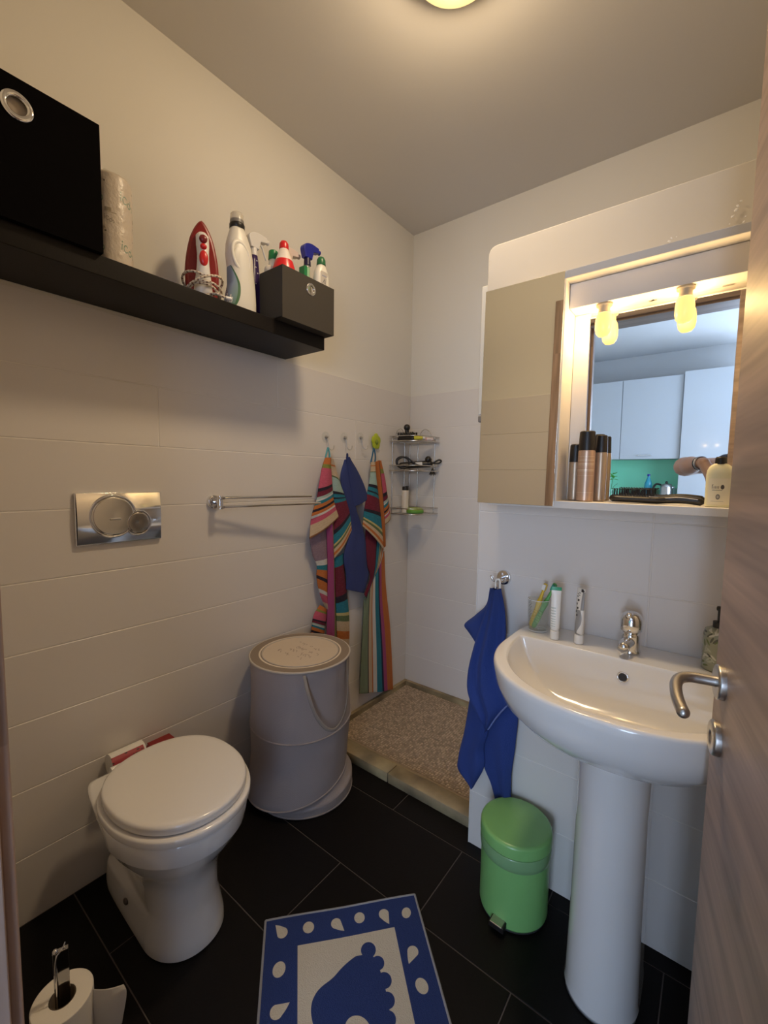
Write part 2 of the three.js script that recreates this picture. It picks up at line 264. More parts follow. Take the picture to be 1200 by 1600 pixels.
// ------------------------------------------------------------------ the kitchen behind the doorway (seen in the mirror)
const KZ = 3.45, KH = 2.66;
const floorK = struct('floor_kitchen'); part(floorK, 'boards', uvm(span(-1.12, 2.72, -0.16, 0, 0.05, KZ + 0.12)), M([0.45, 0.40, 0.34], 0.5));
const ceilK = struct('ceiling_kitchen'); part(ceilK, 'plaster', span(-1.12, 2.72, KH, KH + 0.2, 0.05, KZ + 0.12), M([0.62, 0.62, 0.62], 0.9));
const wallK = struct('wall_kitchen_back'); part(wallK, 'plaster', [span(-1.12, 1.63, 0, KH, KZ, KZ + 0.12), span(2.58, 2.72, 0, KH, KZ, KZ + 0.12), span(1.63, 2.58, 2.25, KH, KZ, KZ + 0.12)], M([0.6, 0.6, 0.6], 0.9));
const wallKL = struct('wall_kitchen_left'); part(wallKL, 'plaster', span(-1.12, -1, 0, KH, 0.05, KZ), mat.paint);
const wallKR = struct('wall_kitchen_right'); part(wallKR, 'plaster', [span(2.6, 2.72, 0, 0.85, 0.05, KZ), span(2.6, 2.72, 2.3, KH, 0.05, KZ), span(2.6, 2.72, 0.85, 2.3, 0.05, 0.85), span(2.6, 2.72, 0.85, 2.3, 2.65, KZ)], mat.paint);
const win = struct('window_1');
part(win, 'window_frame', [span(2.63, 2.69, 0.85, 0.91, 0.85, 2.65), span(2.63, 2.69, 2.24, 2.3, 0.85, 2.65), span(2.63, 2.69, 0.91, 2.24, 0.85, 0.91), span(2.63, 2.69, 0.91, 2.24, 2.59, 2.65), span(2.63, 2.69, 0.91, 2.24, 1.72, 1.78)], mat.white);
part(win, 'pane', span(2.656, 2.662, 0.91, 2.24, 0.91, 1.72), mat.glass); part(win, 'pane', span(2.656, 2.662, 0.91, 2.24, 1.78, 2.59), mat.glass);
part(win, 'window_sill', rspan(2.46, 2.65, 0.81, 0.85, 0.8, 2.7, 0.01), mat.white);
const addedWin2 = struct('added_window_2');   // glazed door out of view, added to send daylight onto the basin side
part(addedWin2, 'window_frame', [span(1.63, 1.69, 0, 2.25, KZ + 0.03, KZ + 0.09), span(2.52, 2.58, 0, 2.25, KZ + 0.03, KZ + 0.09), span(1.69, 2.52, 2.19, 2.25, KZ + 0.03, KZ + 0.09), span(1.69, 2.52, 0, 0.08, KZ + 0.03, KZ + 0.09)], mat.white);
part(addedWin2, 'pane', span(1.69, 2.52, 0.08, 2.19, KZ + 0.055, KZ + 0.062), mat.glass);

const gloss = P([0.60, 0.62, 0.64], 0.18, { clearcoat: 0.5, clearcoatRoughness: 0.05 });
function wallCabinet(x0, x1, label) {
  const t = thing('wall_cabinet', label, 'cabinet', [(x0 + x1) / 2, 1.425, KZ], 'white wall cabinets in the mirror'), w = x1 - x0;
  part(t, 'carcass', rbox(w - 0.002, 0.91, 0.33, 0.002, 0, 0.455, -0.165), gloss);
  const d = part(t, 'door', rbox(w - 0.006, 0.905, 0.02, 0.003, 0, 0.455, -0.341), gloss);
  part(d, 'handle', [rbox(0.15, 0.012, 0.012, 0.003, -0.04, 0.045, -0.372), box(0.01, 0.01, 0.022, -0.1, 0.045, -0.36), box(0.01, 0.01, 0.022, 0.02, 0.045, -0.36)], mat.chrome, 'short chrome bar handle');
}
wallCabinet(-0.63, -0.04, 'glossy white kitchen wall cabinet hidden left of the mirrored ones');
wallCabinet(-0.04, 0.55, 'glossy white kitchen wall cabinet at the left edge of the mirror');
wallCabinet(0.55, 1.14, 'glossy white kitchen wall cabinet above the blue bottle and kettle');
{
  const t = thing('tall_cabinet', 'tall glossy white kitchen cabinet at the right of the green splashback', 'cabinet', [1.385, 0, KZ - 0.004]);
  part(t, 'carcass', rbox(0.488, 2.36, 0.36, 0.002, 0, 1.18, -0.18), gloss);
  part(t, 'door', rbox(0.484, 1.3, 0.02, 0.003, 0, 0.75, -0.371), gloss); const d = part(t, 'door', rbox(0.484, 0.94, 0.02, 0.003, 0, 1.885, -0.371), gloss);
  part(d, 'handle', rbox(0.012, 0.2, 0.014, 0.003, 0.2, 1.6, -0.39), mat.chrome);
  for (const [a, b] of [[-0.64, -0.04], [-0.04, 0.55], [0.55, 1.135]]) {
    const c = thing('base_cabinet', 'white kitchen base cabinet ' + (a < -0.5 ? 'left end' : a < 0 ? 'in the middle' : 'right end') + ' under the grey worktop', 'cabinet', [(a + b) / 2, 0, KZ], 'base cabinets'); part(c, 'carcass', rbox(b - a - 0.002, 0.855, 0.55, 0.002, 0, 0.43, -0.29), gloss); const dd = part(c, 'door', rbox(b - a - 0.006, 0.74, 0.02, 0.003, 0, 0.48, -0.577), gloss); part(dd, 'handle', rbox(0.15, 0.012, 0.014, 0.003, 0, 0.8, -0.6), mat.chrome);
  }
  const w = part(scene, numbered('worktop'), rspan(-0.64, 1.135, 0.862, 0.9, KZ - 0.6, KZ - 0.002, 0.004), M([0.5, 0.5, 0.5], 0.35)); tag(w, 'grey kitchen worktop in front of the green splashback', 'worktop');
  const s = part(scene, numbered('splashback'), rspan(-0.64, 1.12, 0.902, 1.422, KZ - 0.012, KZ - 0.002, 0.002), P([0.30, 0.95, 0.62], 0.25)); tag(s, 'plain bright green splashback behind the kitchen worktop', 'splashback');
}
{
  const t = thing('water_bottle', 'clear blue plastic water bottle on the kitchen worktop', 'bottle', [0.85, 0.9, 3.2]);
  part(t, 'body', lathe([[0, 0.002], [0.036, 0], [0.042, 0.012], [0.042, 0.10], [0.039, 0.11], [0.042, 0.12], [0.042, 0.20], [0.036, 0.25], [0.022, 0.29], [0.013, 0.315], [0.013, 0.33]]), P([0.10, 0.62, 0.80], 0.1, { transmission: 0.6, thickness: 0 }));
  part(t, 'cap', cyl(0.016, 0.016, 0.022).translate(0, 0.341, 0), mat.blue);
  const k = thing('kettle', 'brushed steel kettle with a dark handle on the kitchen worktop', 'kettle', [1.035, 0.9, 3.12]);
  part(k, 'body', lathe([[0, 0], [0.062, 0], [0.066, 0.02], [0.06, 0.20], [0.052, 0.24], [0, 0.255]]), mat.satin); part(k, 'handle', tube([[-0.05, 0.235, 0], [-0.10, 0.24, 0], [-0.125, 0.19, 0], [-0.115, 0.09, 0], [-0.06, 0.05, 0]], 0.011), mat.dark); part(k, 'lid_knob', ball(0.014, 0, 0.262, 0), mat.dark); part(k, 'spout', new THREE.ConeGeometry(0.025, 0.05, 16).rotateZ(-1.2).translate(0.065, 0.21, 0), mat.satin);
  const c = thing('tumbler', 'pale cylinder beside the kettle on the kitchen worktop', 'jar', [1.09, 0.9, 3.28]); part(c, 'body', lathe([[0, 0], [0.035, 0], [0.035, 0.19], [0.031, 0.19], [0.031, 0.01], [0, 0.01]]), P([0.5, 0.75, 0.7], 0.2));
  const v = thing('plant', 'small green sprig in a clear glass vase on the kitchen worktop', 'plant', [0.475, 0.9, 3.1]);
  part(v, 'vase', lathe([[0, 0], [0.03, 0], [0.034, 0.05], [0.026, 0.17], [0.024, 0.17], [0.031, 0.05], [0, 0.006]]), mat.glass);
  part(v, 'stem', [tube([[0, 0.01, 0], [0.005, 0.15, 0], [0.015, 0.30, 0.01]], 0.003), tube([[0, 0.1, 0], [0.03, 0.2, 0], [0.07, 0.24, 0]], 0.002)], M([0.05, 0.2, 0.04], 0.6));
  for (let i = 0; i < 9; i++) { const g = new THREE.SphereGeometry(0.032, 10, 8).scale(1, 0.12, 0.6).rotateZ(rr(-0.8, 0.8)).rotateY(i * 0.7); const a = i * 0.7; part(v, 'leaf', mv(g, 0.015 + 0.03 * Math.cos(a), 0.29 + 0.035 * (i % 3), 0.01 + 0.03 * Math.sin(a)), M([0.10, 0.45, 0.06], 0.5)); }
}

// ------------------------------------------------------------------ ceiling lamp
{
  const t = thing('ceiling_lamp', 'round glowing dome lamp with a slim brass-coloured rim on the ceiling', 'lamp', [0.878, 2.733, -1.092]);
  part(t, 'rim', lathe([[0.0, -0.002], [0.127, -0.002], [0.130, -0.004], [0.130, -0.046], [0.127, -0.048], [0.125, -0.046], [0.125, -0.006], [0, -0.006]], 64), M([0.55, 0.42, 0.22], 0.4));
  const pts = []; for (let i = 0; i <= 16; i++) { const a = i / 16 * Math.PI / 2; pts.push([0.1245 * Math.cos(a), -0.045 - 0.052 * Math.sin(a)]); }
  part(t, 'diffuser', lathe(pts, 64), M([0.9, 0.8, 0.6], 0.5, { emissive: new THREE.Color().setRGB(1, 0.72, 0.27), emissiveIntensity: 1.15 }), 'glowing warm dome');
  const col = new THREE.Color().setRGB(...LAMP.color);
  const l = new THREE.PointLight(col, LAMP.point); l.name = 'ceiling_lamp_light'; l.position.set(0, -0.07, 0); l.castShadow = true; l.shadow.radius = 4.0; t.add(l);
  const s = new THREE.SpotLight(col, LAMP.down, 0, 1.1, 1); s.name = 'ceiling_lamp_light'; s.position.set(0, -0.07, 0); s.target.position.set(0, -2, 0); s.castShadow = true; s.shadow.radius = 4.0; t.add(s); t.add(s.target);
}

// ------------------------------------------------------------------ mirror cabinet with its lights
const CZ = -1.235, WZ = -1.352;
{
  const t = thing('mirror_cabinet', 'wall cabinet with one mirrored door, an open lit niche and an inset mirror', 'cabinet', [1.26, 1.232, WZ]), o = [1.26, 1.232, WZ];
  const L = (g) => mv(g, -o[0], -o[1], -o[2]);
  part(t, 'back_panel', L(rspan(0.935, 1.62, 1.236, 1.86, WZ, WZ + 0.006, 0.001)), mat.melamine);
  part(t, 'side_panel', L(rspan(0.94, 0.956, 1.24, 1.858, WZ + 0.006, CZ - 0.003, 0.001)), mat.melamine);
  part(t, 'side_panel', L(rspan(1.142, 1.158, 1.252, 1.842, WZ + 0.006, CZ - 0.002, 0.001)), mat.melamine);
  part(t, 'side_panel', L(rspan(1.604, 1.62, 1.252, 1.842, WZ + 0.006, CZ + 0.004, 0.001)), mat.melamine);
  part(t, 'top_board', L(rspan(0.957, 1.62, 1.842, 1.862, WZ + 0.006, CZ + 0.001, 0.0015)), mat.melamine); part(t, 'top_edge', L(rspan(1.158, 1.62, 1.842, 1.862, CZ + 0.001, CZ + 0.0045, 0.0008)), mat.edge, 'grey front edge');
  part(t, 'shelf_board', L(rspan(0.957, 1.62, 1.232, 1.252, WZ + 0.006, CZ + 0.004, 0.0015)), mat.melamine);
  part(t, 'light_box', L(rspan(1.159, 1.603, 1.776, 1.8412, WZ + 0.007, -1.274, 0.0015)), mat.melamine);
  part(t, 'filler_strip', L(rspan(1.159, 1.2, 1.253, 1.775, WZ + 0.007, WZ + 0.016, 0.001)), mat.melamine);
  const d = part(t, 'door', L(rspan(0.931, 1.156, 1.237, 1.862, CZ - 0.001, CZ + 0.001, 0.0005)), mat.white);
  const dm = part(d, 'mirror_pane', rbox(0.225, 0.625, 0.004, 0.0006), mat.mirror, 'mirrored cabinet door'); dm.position.set(1.0435 - o[0], 1.5495 - o[1], CZ + 0.0085 - o[2]); dm.rotation.x = -1.0 * Math.PI / 180;
  const m = part(t, 'mirror_pane', rbox(0.404, 0.52, 0.004, 0.0005), mat.mirror, 'mirror at the back of the niche'); m.position.set(1.402 - o[0], 1.502 - o[1], -1.339 - o[2]); m.rotation.x = 0.9 * Math.PI / 180;
  part(t, 'lamp_clip', [1.34, 1.345, 1.49, 1.50].map((x) => L(rspan(x, x + 0.012, 1.7735, 1.7765, -1.335, -1.33, 0.0005))), mat.satin);
  // two little jar lamps under the box
  const glow = M([0.5, 0.4, 0.2], 0.35, { emissive: new THREE.Color().setRGB(1, 0.66, 0.19), emissiveIntensity: 1.2 });
  [[1.243, 'left glowing jar-shaped lamp under the cabinet light box'], [1.421, 'right glowing jar-shaped lamp under the cabinet light box']].forEach(([x, label]) => {
    const b = thing('jar_lamp', label, 'lamp', [x, 1.7757, -1.291], 'jar lamps in the mirror cabinet');
    part(b, 'socket', lathe([[0, 0], [0.019, 0], [0.019, -0.006], [0.014, -0.008], [0.014, -0.021], [0.0155, -0.022], [0.0155, -0.025], [0, -0.025]]), M([0.62, 0.52, 0.36], 0.5));
    part(b, 'shade', lathe([[0.0155, -0.024], [0.0185, -0.03], [0.0205, -0.045], [0.0205, -0.062], [0.018, -0.074], [0.012, -0.082], [0, -0.085]]), glow);
    const l = new THREE.PointLight(new THREE.Color().setRGB(...BULB.color), BULB.power); l.name = 'jar_lamp_light'; l.position.set(0, -0.055, 0); l.castShadow = true; l.shadow.radius = 0.8; b.add(l);
  });
}
{ // slim pale strip behind the cabinet's left edge
  const t = thing('shower_strip', 'slim pale plastic strip with a dark end peeking out left of the mirror cabinet', 'strip', [0.848, 1.50, -1.41]);
  part(t, 'strip', rbox(0.028, 0.43, 0.016, 0.003, 0.0, 0.245, 0), P([0.62, 0.60, 0.55], 0.4)); part(t, 'end_clip', rbox(0.022, 0.022, 0.02, 0.004, -0.002, 0.016, 0), M([0.2, 0.18, 0.16], 0.5));
}
// things on the niche board
const BOARD = 1.2525;
{
  const pic = drawn(256, 512, (c, w, h) => { c.fillStyle = '#cfae95'; c.fillRect(0, 0, w, h); c.fillStyle = '#e2cdb6'; for (const [y, k] of [[60, 5], [95, 8], [130, 14], [152, 4], [190, 12], [206, 4], [250, 4], [420, 5]]) c.fillRect(30, y, 190, k); c.strokeStyle = '#7d5b3e'; for (let i = 0; i < 40; i++) { c.beginPath(); c.moveTo(60 + (i % 10) * 13, 62 + 40 * Math.floor(i / 10)); c.lineTo(66 + (i % 10) * 13, 66 + 40 * Math.floor(i / 10)); c.stroke(); } });
  const can = (x, z, r, h, cap, label, plain, turn = 0) => {
    const t = thing('spray_can', label, 'spray can', [x, BOARD, z], undefined, turn);
    part(t, 'body', uvH(lathe([[0, 0.001], [r - 0.002, 0], [r, 0.003], [r, h - cap - 0.004], [r - 0.001, h - cap]], 40), h - cap), M(plain ? [0.50, 0.38, 0.27] : [1, 1, 1], 0.32, { metalness: 0.5, ...(plain ? {} : { map: pic }) }));
    part(t, 'cap', lathe([[r - 0.001, h - cap], [r, h - cap + 0.001], [r - 0.0015, h - 0.003], [r - 0.004, h], [0, h]], 40), mat.dark, 'dark brown cap');
  };
  can(1.222, -1.277, 0.0215, 0.190, 0.052, 'foremost bronze spray can with printed lines and a dark cap', false, 2.2);
  can(1.251, -1.313, 0.0155, 0.181, 0.047, 'bronze spray can with a dark cap standing right of and behind the foremost', true);
  can(1.186, -1.306, 0.016, 0.158, 0.05, 'smallest bronze spray can standing left against the niche side', true);
}
{
  const a = V(1.305, BOARD, -1.283), b = V(1.482, BOARD, -1.292), t = thing('hair_brush', 'dark flat hair brush with upright bristles lying on the niche board', 'brush', [1.30, BOARD, -1.285]);
  const rings = []; for (let i = 0; i <= 28; i++) { const s = i / 28, x = -0.018 + 0.205 * s, w = s < 0.5 ? 0.019 * Math.pow(Math.sin(Math.min(1, s * 6 + 0.08) * Math.PI / 2), 0.5) : 0.019 - 0.011 * Math.min(1, (s - 0.5) * 6), lift = 0.010 - 0.003 * s + (s > 0.55 ? 0.004 * Math.sin((s - 0.55) / 0.45 * Math.PI) : 0), k = i === 0 || i === 28 ? 0.4 : 1; rings.push(Array.from({ length: 16 }, (_, j) => { const q = j / 16 * 2 * Math.PI; return V(x, lift + 0.002 + 0.0098 * k * Math.sin(q), w * k * Math.cos(q)); })); }
  part(t, 'handle', loft(rings), mat.dark);
  const br = []; for (let i = 0; i < 15; i++) for (let k = 0; k < 3; k++) { const x = -0.010 + 0.0064 * i + (k % 2) * 0.003, z = -0.011 + 0.011 * k; br.push(rod(V(x, 0.014, z), V(x + rr(-0.001, 0.001), 0.036 + rr(-0.004, 0.002), z + rr(-0.001, 0.001)), 0.0010, 5), ball(0.0016, x, 0.036, z, 6)); }
  const m = part(t, 'bristles', br, mat.dark); m.userData.kind = 'stuff';
  part(t, 'rim_line', tube([[0.075, 0.0185, 0.017], [0.1, 0.016, 0.010], [0.14, 0.0185, 0.008], [0.175, 0.015, 0.007]], 0.0009), mat.satin);
}
{
  const t = thing('lotion_bottle', 'flat cream-coloured lotion bottle with a dark cap at the right end of the niche board', 'bottle', [1.513, BOARD, -1.272]);
  const sec = (y, w, d) => Array.from({ length: 40 }, (_, i) => { const a = i / 40 * 2 * Math.PI, c = Math.cos(a), s = Math.sin(a); return V(w * Math.sign(c) * Math.pow(Math.abs(c), 0.55), y, d * Math.sign(s) * Math.pow(Math.abs(s), 0.7)); });
  part(t, 'body', loft([sec(0, 0.024, 0.013), sec(0.002, 0.0255, 0.0145), sec(0.075, 0.0258, 0.0145), sec(0.085, 0.0245, 0.014), sec(0.093, 0.021, 0.012), sec(0.0985, 0.015, 0.010), sec(0.1005, 0.011, 0.009)]), P([0.80, 0.76, 0.50], 0.3));
  part(t, 'cap', lathe([[0.011, 0.099], [0.0115, 0.101], [0.011, 0.113], [0.009, 0.116], [0, 0.116]]), mat.dark);
  const lab = drawn(256, 256, (c, w, h) => { c.fillStyle = '#efe6c8'; c.fillRect(0, 0, w, h); c.fillStyle = '#565049'; for (const [x, q] of [[44, 40], [64, 24], [82, 26], [100, 24], [118, 26]]) c.fillRect(x, 100 - q, 7, q); c.fillRect(44, 60, 16, 6); c.beginPath(); c.arc(168, 84, 22, 0, 7); c.fill(); c.fillRect(48, 112, 120, 5); c.beginPath(); c.arc(120, 180, 26, 0, 7); c.fillStyle = '#7a746a'; c.fill(); c.beginPath(); c.arc(120, 180, 14, 0, 7); c.fillStyle = '#b9b2a2'; c.fill(); c.fillRect(40, 222, 150, 4); });
  const g = new THREE.PlaneGeometry(0.040, 0.060, 10, 1), a = g.attributes.position; for (let i = 0; i < a.count; i++) { const x = a.getX(i); a.setZ(i, 0.0149 - 0.0018 * Math.pow(Math.abs(x) / 0.02, 3)); } g.computeVertexNormals();
  part(t, 'label', mv(g, 0, 0.036, 0), M([1, 1, 1], 0.5, { map: lab }));
}

// ------------------------------------------------------------------ wash basin on its pedestal
{
  const BX = 1.35, BZ = -1.353, t = thing('wash_basin', 'white ceramic wash basin on a full pedestal', 'sink', [BX, 0, BZ]), N = 96;
  const se = (c, n) => Math.sign(c) * Math.pow(Math.abs(c), 2 / n);
  const outer = (y, s, sz = s) => Array.from({ length: N }, (_, i) => { const q = i / N * 2 * Math.PI, c = Math.cos(q), n = Math.sin(q); const x = 0.292 * (n > 0 ? se(c, 2.25) : se(c, 7)), z = n > 0 ? 0.190 + 0.292 * se(n, 2.25) : 0.190 - 0.189 * se(-n, 7); return V(x * s, y, 0.001 + (z - 0.001) * sz); });
  const inner = (y, s) => Array.from({ length: N }, (_, i) => { const q = i / N * 2 * Math.PI, c = Math.cos(q), n = Math.sin(q); const x = 0.271 * (n > 0 ? se(c, 2.2) : se(c, 9)), z = n > 0 ? 0.155 + 0.309 * se(n, 2.2) : 0.155 - 0.022 * se(-n, 9); return V(x * s, y, 0.27 + (z - 0.27) * s); });
  part(t, 'basin', loft([outer(0.672, 0.30, 0.62), outer(0.690, 0.42, 0.72), outer(0.705, 0.60, 0.80), outer(0.730, 0.80, 0.885), outer(0.765, 0.925, 0.95), outer(0.805, 0.98, 0.985), outer(0.838, 0.998, 0.998), outer(0.850, 1, 1), outer(0.856, 0.994, 0.995), outer(0.858, 0.982, 0.985), inner(0.858, 1.0), inner(0.8565, 0.985), inner(0.850, 0.972), inner(0.82, 0.935), inner(0.78, 0.84), inner(0.745, 0.66), inner(0.728, 0.42), inner(0.722, 0.16), inner(0.721, 0.07)]), mat.ceramic);
  part(t, 'drain', mv(lathe([[0, 0.003], [0.02, 0.003], [0.022, 0.001], [0.022, -0.004]].reverse()), 0, 0.722, 0.265), mat.chrome);
  const ov = atZ(973, 1057, BZ + 0.145), oo = [ov.x - BX, ov.y - 0.002, 0.1436];
  part(t, 'overflow_ring', mv(new THREE.TorusGeometry(0.0115, 0.0022, 10, 32).rotateX(-0.25), oo[0], oo[1], oo[2] + 0.0015), mat.chrome); part(t, 'overflow_hole', mv(cyl(0.0105, 0.0105, 0.004).rotateX(Math.PI / 2 - 0.25), oo[0], oo[1], oo[2]), mat.dark);
  const ped = (y, r, b, zc = 0.195) => Array.from({ length: 48 }, (_, i) => { const q = i / 48 * 2 * Math.PI, c = Math.cos(q), n = Math.sin(q); return n >= 0 ? V(r * c, y, zc + r * 1.05 * n) : V(r * (0.86 + 0.14 * Math.pow(Math.abs(c), 0.2)) * Math.sign(c) * Math.pow(Math.abs(c), 0.35), y, zc - b * Math.pow(-n, 0.35)); });
  part(t, 'pedestal', loft([ped(0, 0.086, 0.15), ped(0.012, 0.0865, 0.15), ped(0.03, 0.0845, 0.15), ped(0.25, 0.081, 0.15), ped(0.5, 0.079, 0.15), ped(0.63, 0.081, 0.15), ped(0.69, 0.088, 0.15)]), mat.ceramic);
}
{
  const t = thing('faucet', 'short chrome mixer tap with a domed lever on the basin', 'faucet', [1.352, 0.858, -1.285]);
  part(t, 'body', lathe([[0, 0], [0.025, 0], [0.0255, 0.004], [0.0225, 0.012], [0.0215, 0.045], [0.020, 0.056], [0, 0.058]]), mat.chrome);
  part(t, 'spout', [tube([[0, 0.030, 0.008], [-0.003, 0.031, 0.022], [-0.007, 0.029, 0.038], [-0.008, 0.026, 0.046]], 0.0145, 30, 20), ball(0.0146, -0.008, 0.026, 0.046, 20), mv(cyl(0.0115, 0.0125, 0.016, 24).rotateX(0.5), -0.009, 0.017, 0.054)], mat.chrome);
  part(t, 'lever', [lathe([[0.018, 0.055], [0.0255, 0.060], [0.0265, 0.070], [0.026, 0.088], [0.021, 0.101], [0.011, 0.1085], [0, 0.1105]]), tube([[0, 0.098, 0.010], [-0.001, 0.105, 0.024], [-0.002, 0.107, 0.034]], 0.0085, 16, 14), ball(0.0085, -0.002, 0.107, 0.034)], mat.chrome);
}
const DECK = 0.8585;
{
  const p = atY(840, 984, DECK), t = thing('tumbler', 'clear ribbed glass tumbler with two brushes in it on the basin edge', 'glass', [p.x, DECK, p.z]);
  part(t, 'glass', lathe([[0, 0.0005], [0.026, 0], [0.028, 0.003], [0.032, 0.092], [0.0322, 0.095], [0.0302, 0.095], [0.0262, 0.006], [0, 0.006]], 48), mat.clear); part(t, 'rim', [mv(new THREE.TorusGeometry(0.0312, 0.0011, 8, 48).rotateX(Math.PI / 2), 0, 0.0948, 0), mv(new THREE.TorusGeometry(0.0268, 0.0014, 8, 48).rotateX(Math.PI / 2), 0, 0.0025, 0)], P([0.75, 0.76, 0.76], 0.1));
  const ribs = []; for (let i = 0; i < 22; i++) { const a = 3.4 + (i % 3) * 0.12, y = 0.012 + 0.0036 * i; ribs.push(mv(new THREE.BoxGeometry(0.004, 0.0016, 0.0012).rotateY(-a + Math.PI / 2), (0.0286 + 0.0365 * (y - 0.003) / 0.9) * Math.cos(a), y, (0.0286 + 0.0365 * (y - 0.003) / 0.9) * Math.sin(a))); } part(t, 'print', ribs, M([0.12, 0.12, 0.14], 0.5));
  const o = [p.x, DECK, p.z];
  const brush = (name, label, col, col2, x0, y0, x1, y1, zb, zt) => {
    const a = atZ(x0, y0, zb), b = atZ(x1, y1, zt), k = thing(name, label, 'toothbrush', a.toArray()), d = b.clone().sub(a), q = new THREE.Quaternion().setFromUnitVectors(V(0, 1, 0), d.clone().normalize()), L = d.length();
    const prof = (y, w, e) => Array.from({ length: 12 }, (_, i) => { const g = i / 12 * 2 * Math.PI; return V(1.25 * w * Math.cos(g), y * L, 1.25 * e * Math.sin(g)); });
    part(k, 'handle', loft([prof(0, 0.003, 0.002), prof(0.03, 0.0055, 0.0035), prof(0.2, 0.0065, 0.0045), prof(0.4, 0.005, 0.004), prof(0.55, 0.007, 0.005), prof(0.68, 0.004, 0.003), prof(0.82, 0.003, 0.0026), prof(0.86, 0.0055, 0.003), prof(0.98, 0.0055, 0.003), prof(1, 0.003, 0.002)]).applyQuaternion(q), col);
    const br = []; for (let i = 0; i < 6; i++) br.push(box(0.009, 0.0028, 0.009, 0.0, L * (0.865 + 0.02 * i), 0.007)); part(k, 'bristles', merge(br).applyQuaternion(q), col2);
    const gr = []; for (let i = 0; i < 6; i++) gr.push(mv(new THREE.TorusGeometry(0.006, 0.0016, 6, 14).rotateX(Math.PI / 2), 0, L * (0.12 + 0.05 * i), 0)); part(k, 'grip', merge(gr).applyQuaternion(q), col);
  };
  brush('toothbrush', 'yellow toothbrush leaning in the glass tumbler', M([0.75, 0.50, 0.03], 0.4), mat.white, 829, 978, 853, 912, -1.296, -1.318);
  brush('toothbrush', 'green toothbrush with a teal head leaning in the glass tumbler', M([0.09, 0.35, 0.08], 0.4), M([0.02, 0.30, 0.24], 0.5), 833, 980, 868, 912, -1.286, -1.296);
}
function tubeOf(px, py, pt, h, label, body, print, turn) {
  const p = atY(px, py, DECK), t = thing('toothpaste_tube', label, 'toothpaste', [p.x, DECK, p.z]); t.rotation.y = turn;
  part(t, 'cap', lathe([[0, 0], [0.0115, 0], [0.0125, 0.002], [0.012, 0.022], [0.011, 0.026], [0, 0.026]], 36), mat.white, 'white screw cap');
  const sec = (y, w, d) => Array.from({ length: 32 }, (_, i) => { const a = i / 32 * 2 * Math.PI; return V(w * Math.cos(a), y, d * Math.sin(a)); });
  part(t, 'body', loft([sec(0.026, 0.0105, 0.0105), sec(0.034, 0.0122, 0.012), sec(0.06, 0.0125, 0.0115), sec(h * 0.6, 0.0128, 0.0085), sec(h * 0.85, 0.013, 0.004), sec(h - 0.012, 0.0135, 0.0012), sec(h, 0.0135, 0.001)]), body, print);
  return t;
}
{
  const t1 = drawn(128, 512, (c, w, h) => { c.fillStyle = '#e6e6e2'; c.fillRect(0, 0, w, h); c.translate(-38, 0); c.fillStyle = '#2f9a70'; c.fillRect(0, 0, w + 80, 70); c.fillStyle = '#b9c4be'; for (let i = 0; i < 9; i++) c.fillRect(70, 250 + i * 22, 26, 9); c.fillStyle = '#49525a'; c.fillRect(30, 260, 5, 120); c.fillRect(22, 340, 5, 60); });
  const t2 = drawn(128, 512, (c, w, h) => { c.fillStyle = '#dedad2'; c.fillRect(0, 0, w, h); c.translate(-38, 0); c.fillStyle = '#8f8d8b'; c.beginPath(); c.moveTo(40, 500); c.bezierCurveTo(110, 420, 20, 380, 60, 250); c.lineTo(84, 250); c.bezierCurveTo(60, 380, 130, 440, 84, 500); c.fill(); c.fillRect(30, 60, 30, 190); c.fillStyle = '#232325'; c.fillRect(56, 10, 12, 60); c.fillRect(50, 30, 8, 26); for (let i = 0; i < 9; i++) c.fillRect(70 + (i % 2) * 8, 90 + i * 24, 10, 12); });
  tubeOf(866, 998, 0, 0.150, 'white toothpaste tube with a green end standing on its cap beside the tumbler', M([1, 1, 1], 0.35, { map: t1 }), 0, 0.35);
  tubeOf(904, 1005, 0, 0.155, 'white and grey toothpaste tube with dark print standing on its cap', M([1, 1, 1], 0.35, { map: t2 }), 0, -0.5);
}
{
  const t = thing('soap_dispenser', 'see-through soap dispenser with a leaf print and black pump half behind the door', 'soap dispenser', [1.534, DECK, -1.296]);
  const pr = drawn(512, 256, (c, w, h) => { c.fillStyle = '#8f927c'; c.fillRect(0, 0, w, h); for (let i = 0; i < 150; i++) { c.save(); c.translate(rr(0, w), rr(0, h)); c.rotate(rr(0, 6)); c.fillStyle = ['#4a4d42', '#c9c6b4', '#5d6b3a', '#2f332c', '#a9ab96'][i % 5]; c.beginPath(); c.ellipse(0, 0, 20, 6, 0, 0, 7); c.fill(); c.restore(); } c.fillStyle = '#7d9b2e'; c.fillRect(120, 130, 34, 46); c.fillStyle = '#94504a'; c.fillRect(124, 60, 24, 26); });
  part(t, 'bottle', uvH(lathe([[0, 0], [0.028, 0], [0.030, 0.004], [0.0305, 0.085], [0.027, 0.098], [0.016, 0.104], [0, 0.105]], 40), 0.105), P([1, 1, 1], 0.12, { map: pr, clearcoat: 0.6 }));
  part(t, 'pump', [cyl(0.013, 0.013, 0.014).translate(0, 0.111, 0), cyl(0.005, 0.005, 0.035).translate(0, 0.132, 0), rbox(0.040, 0.011, 0.014, 0.004, 0.012, 0.150, 0)], mat.dark);
}

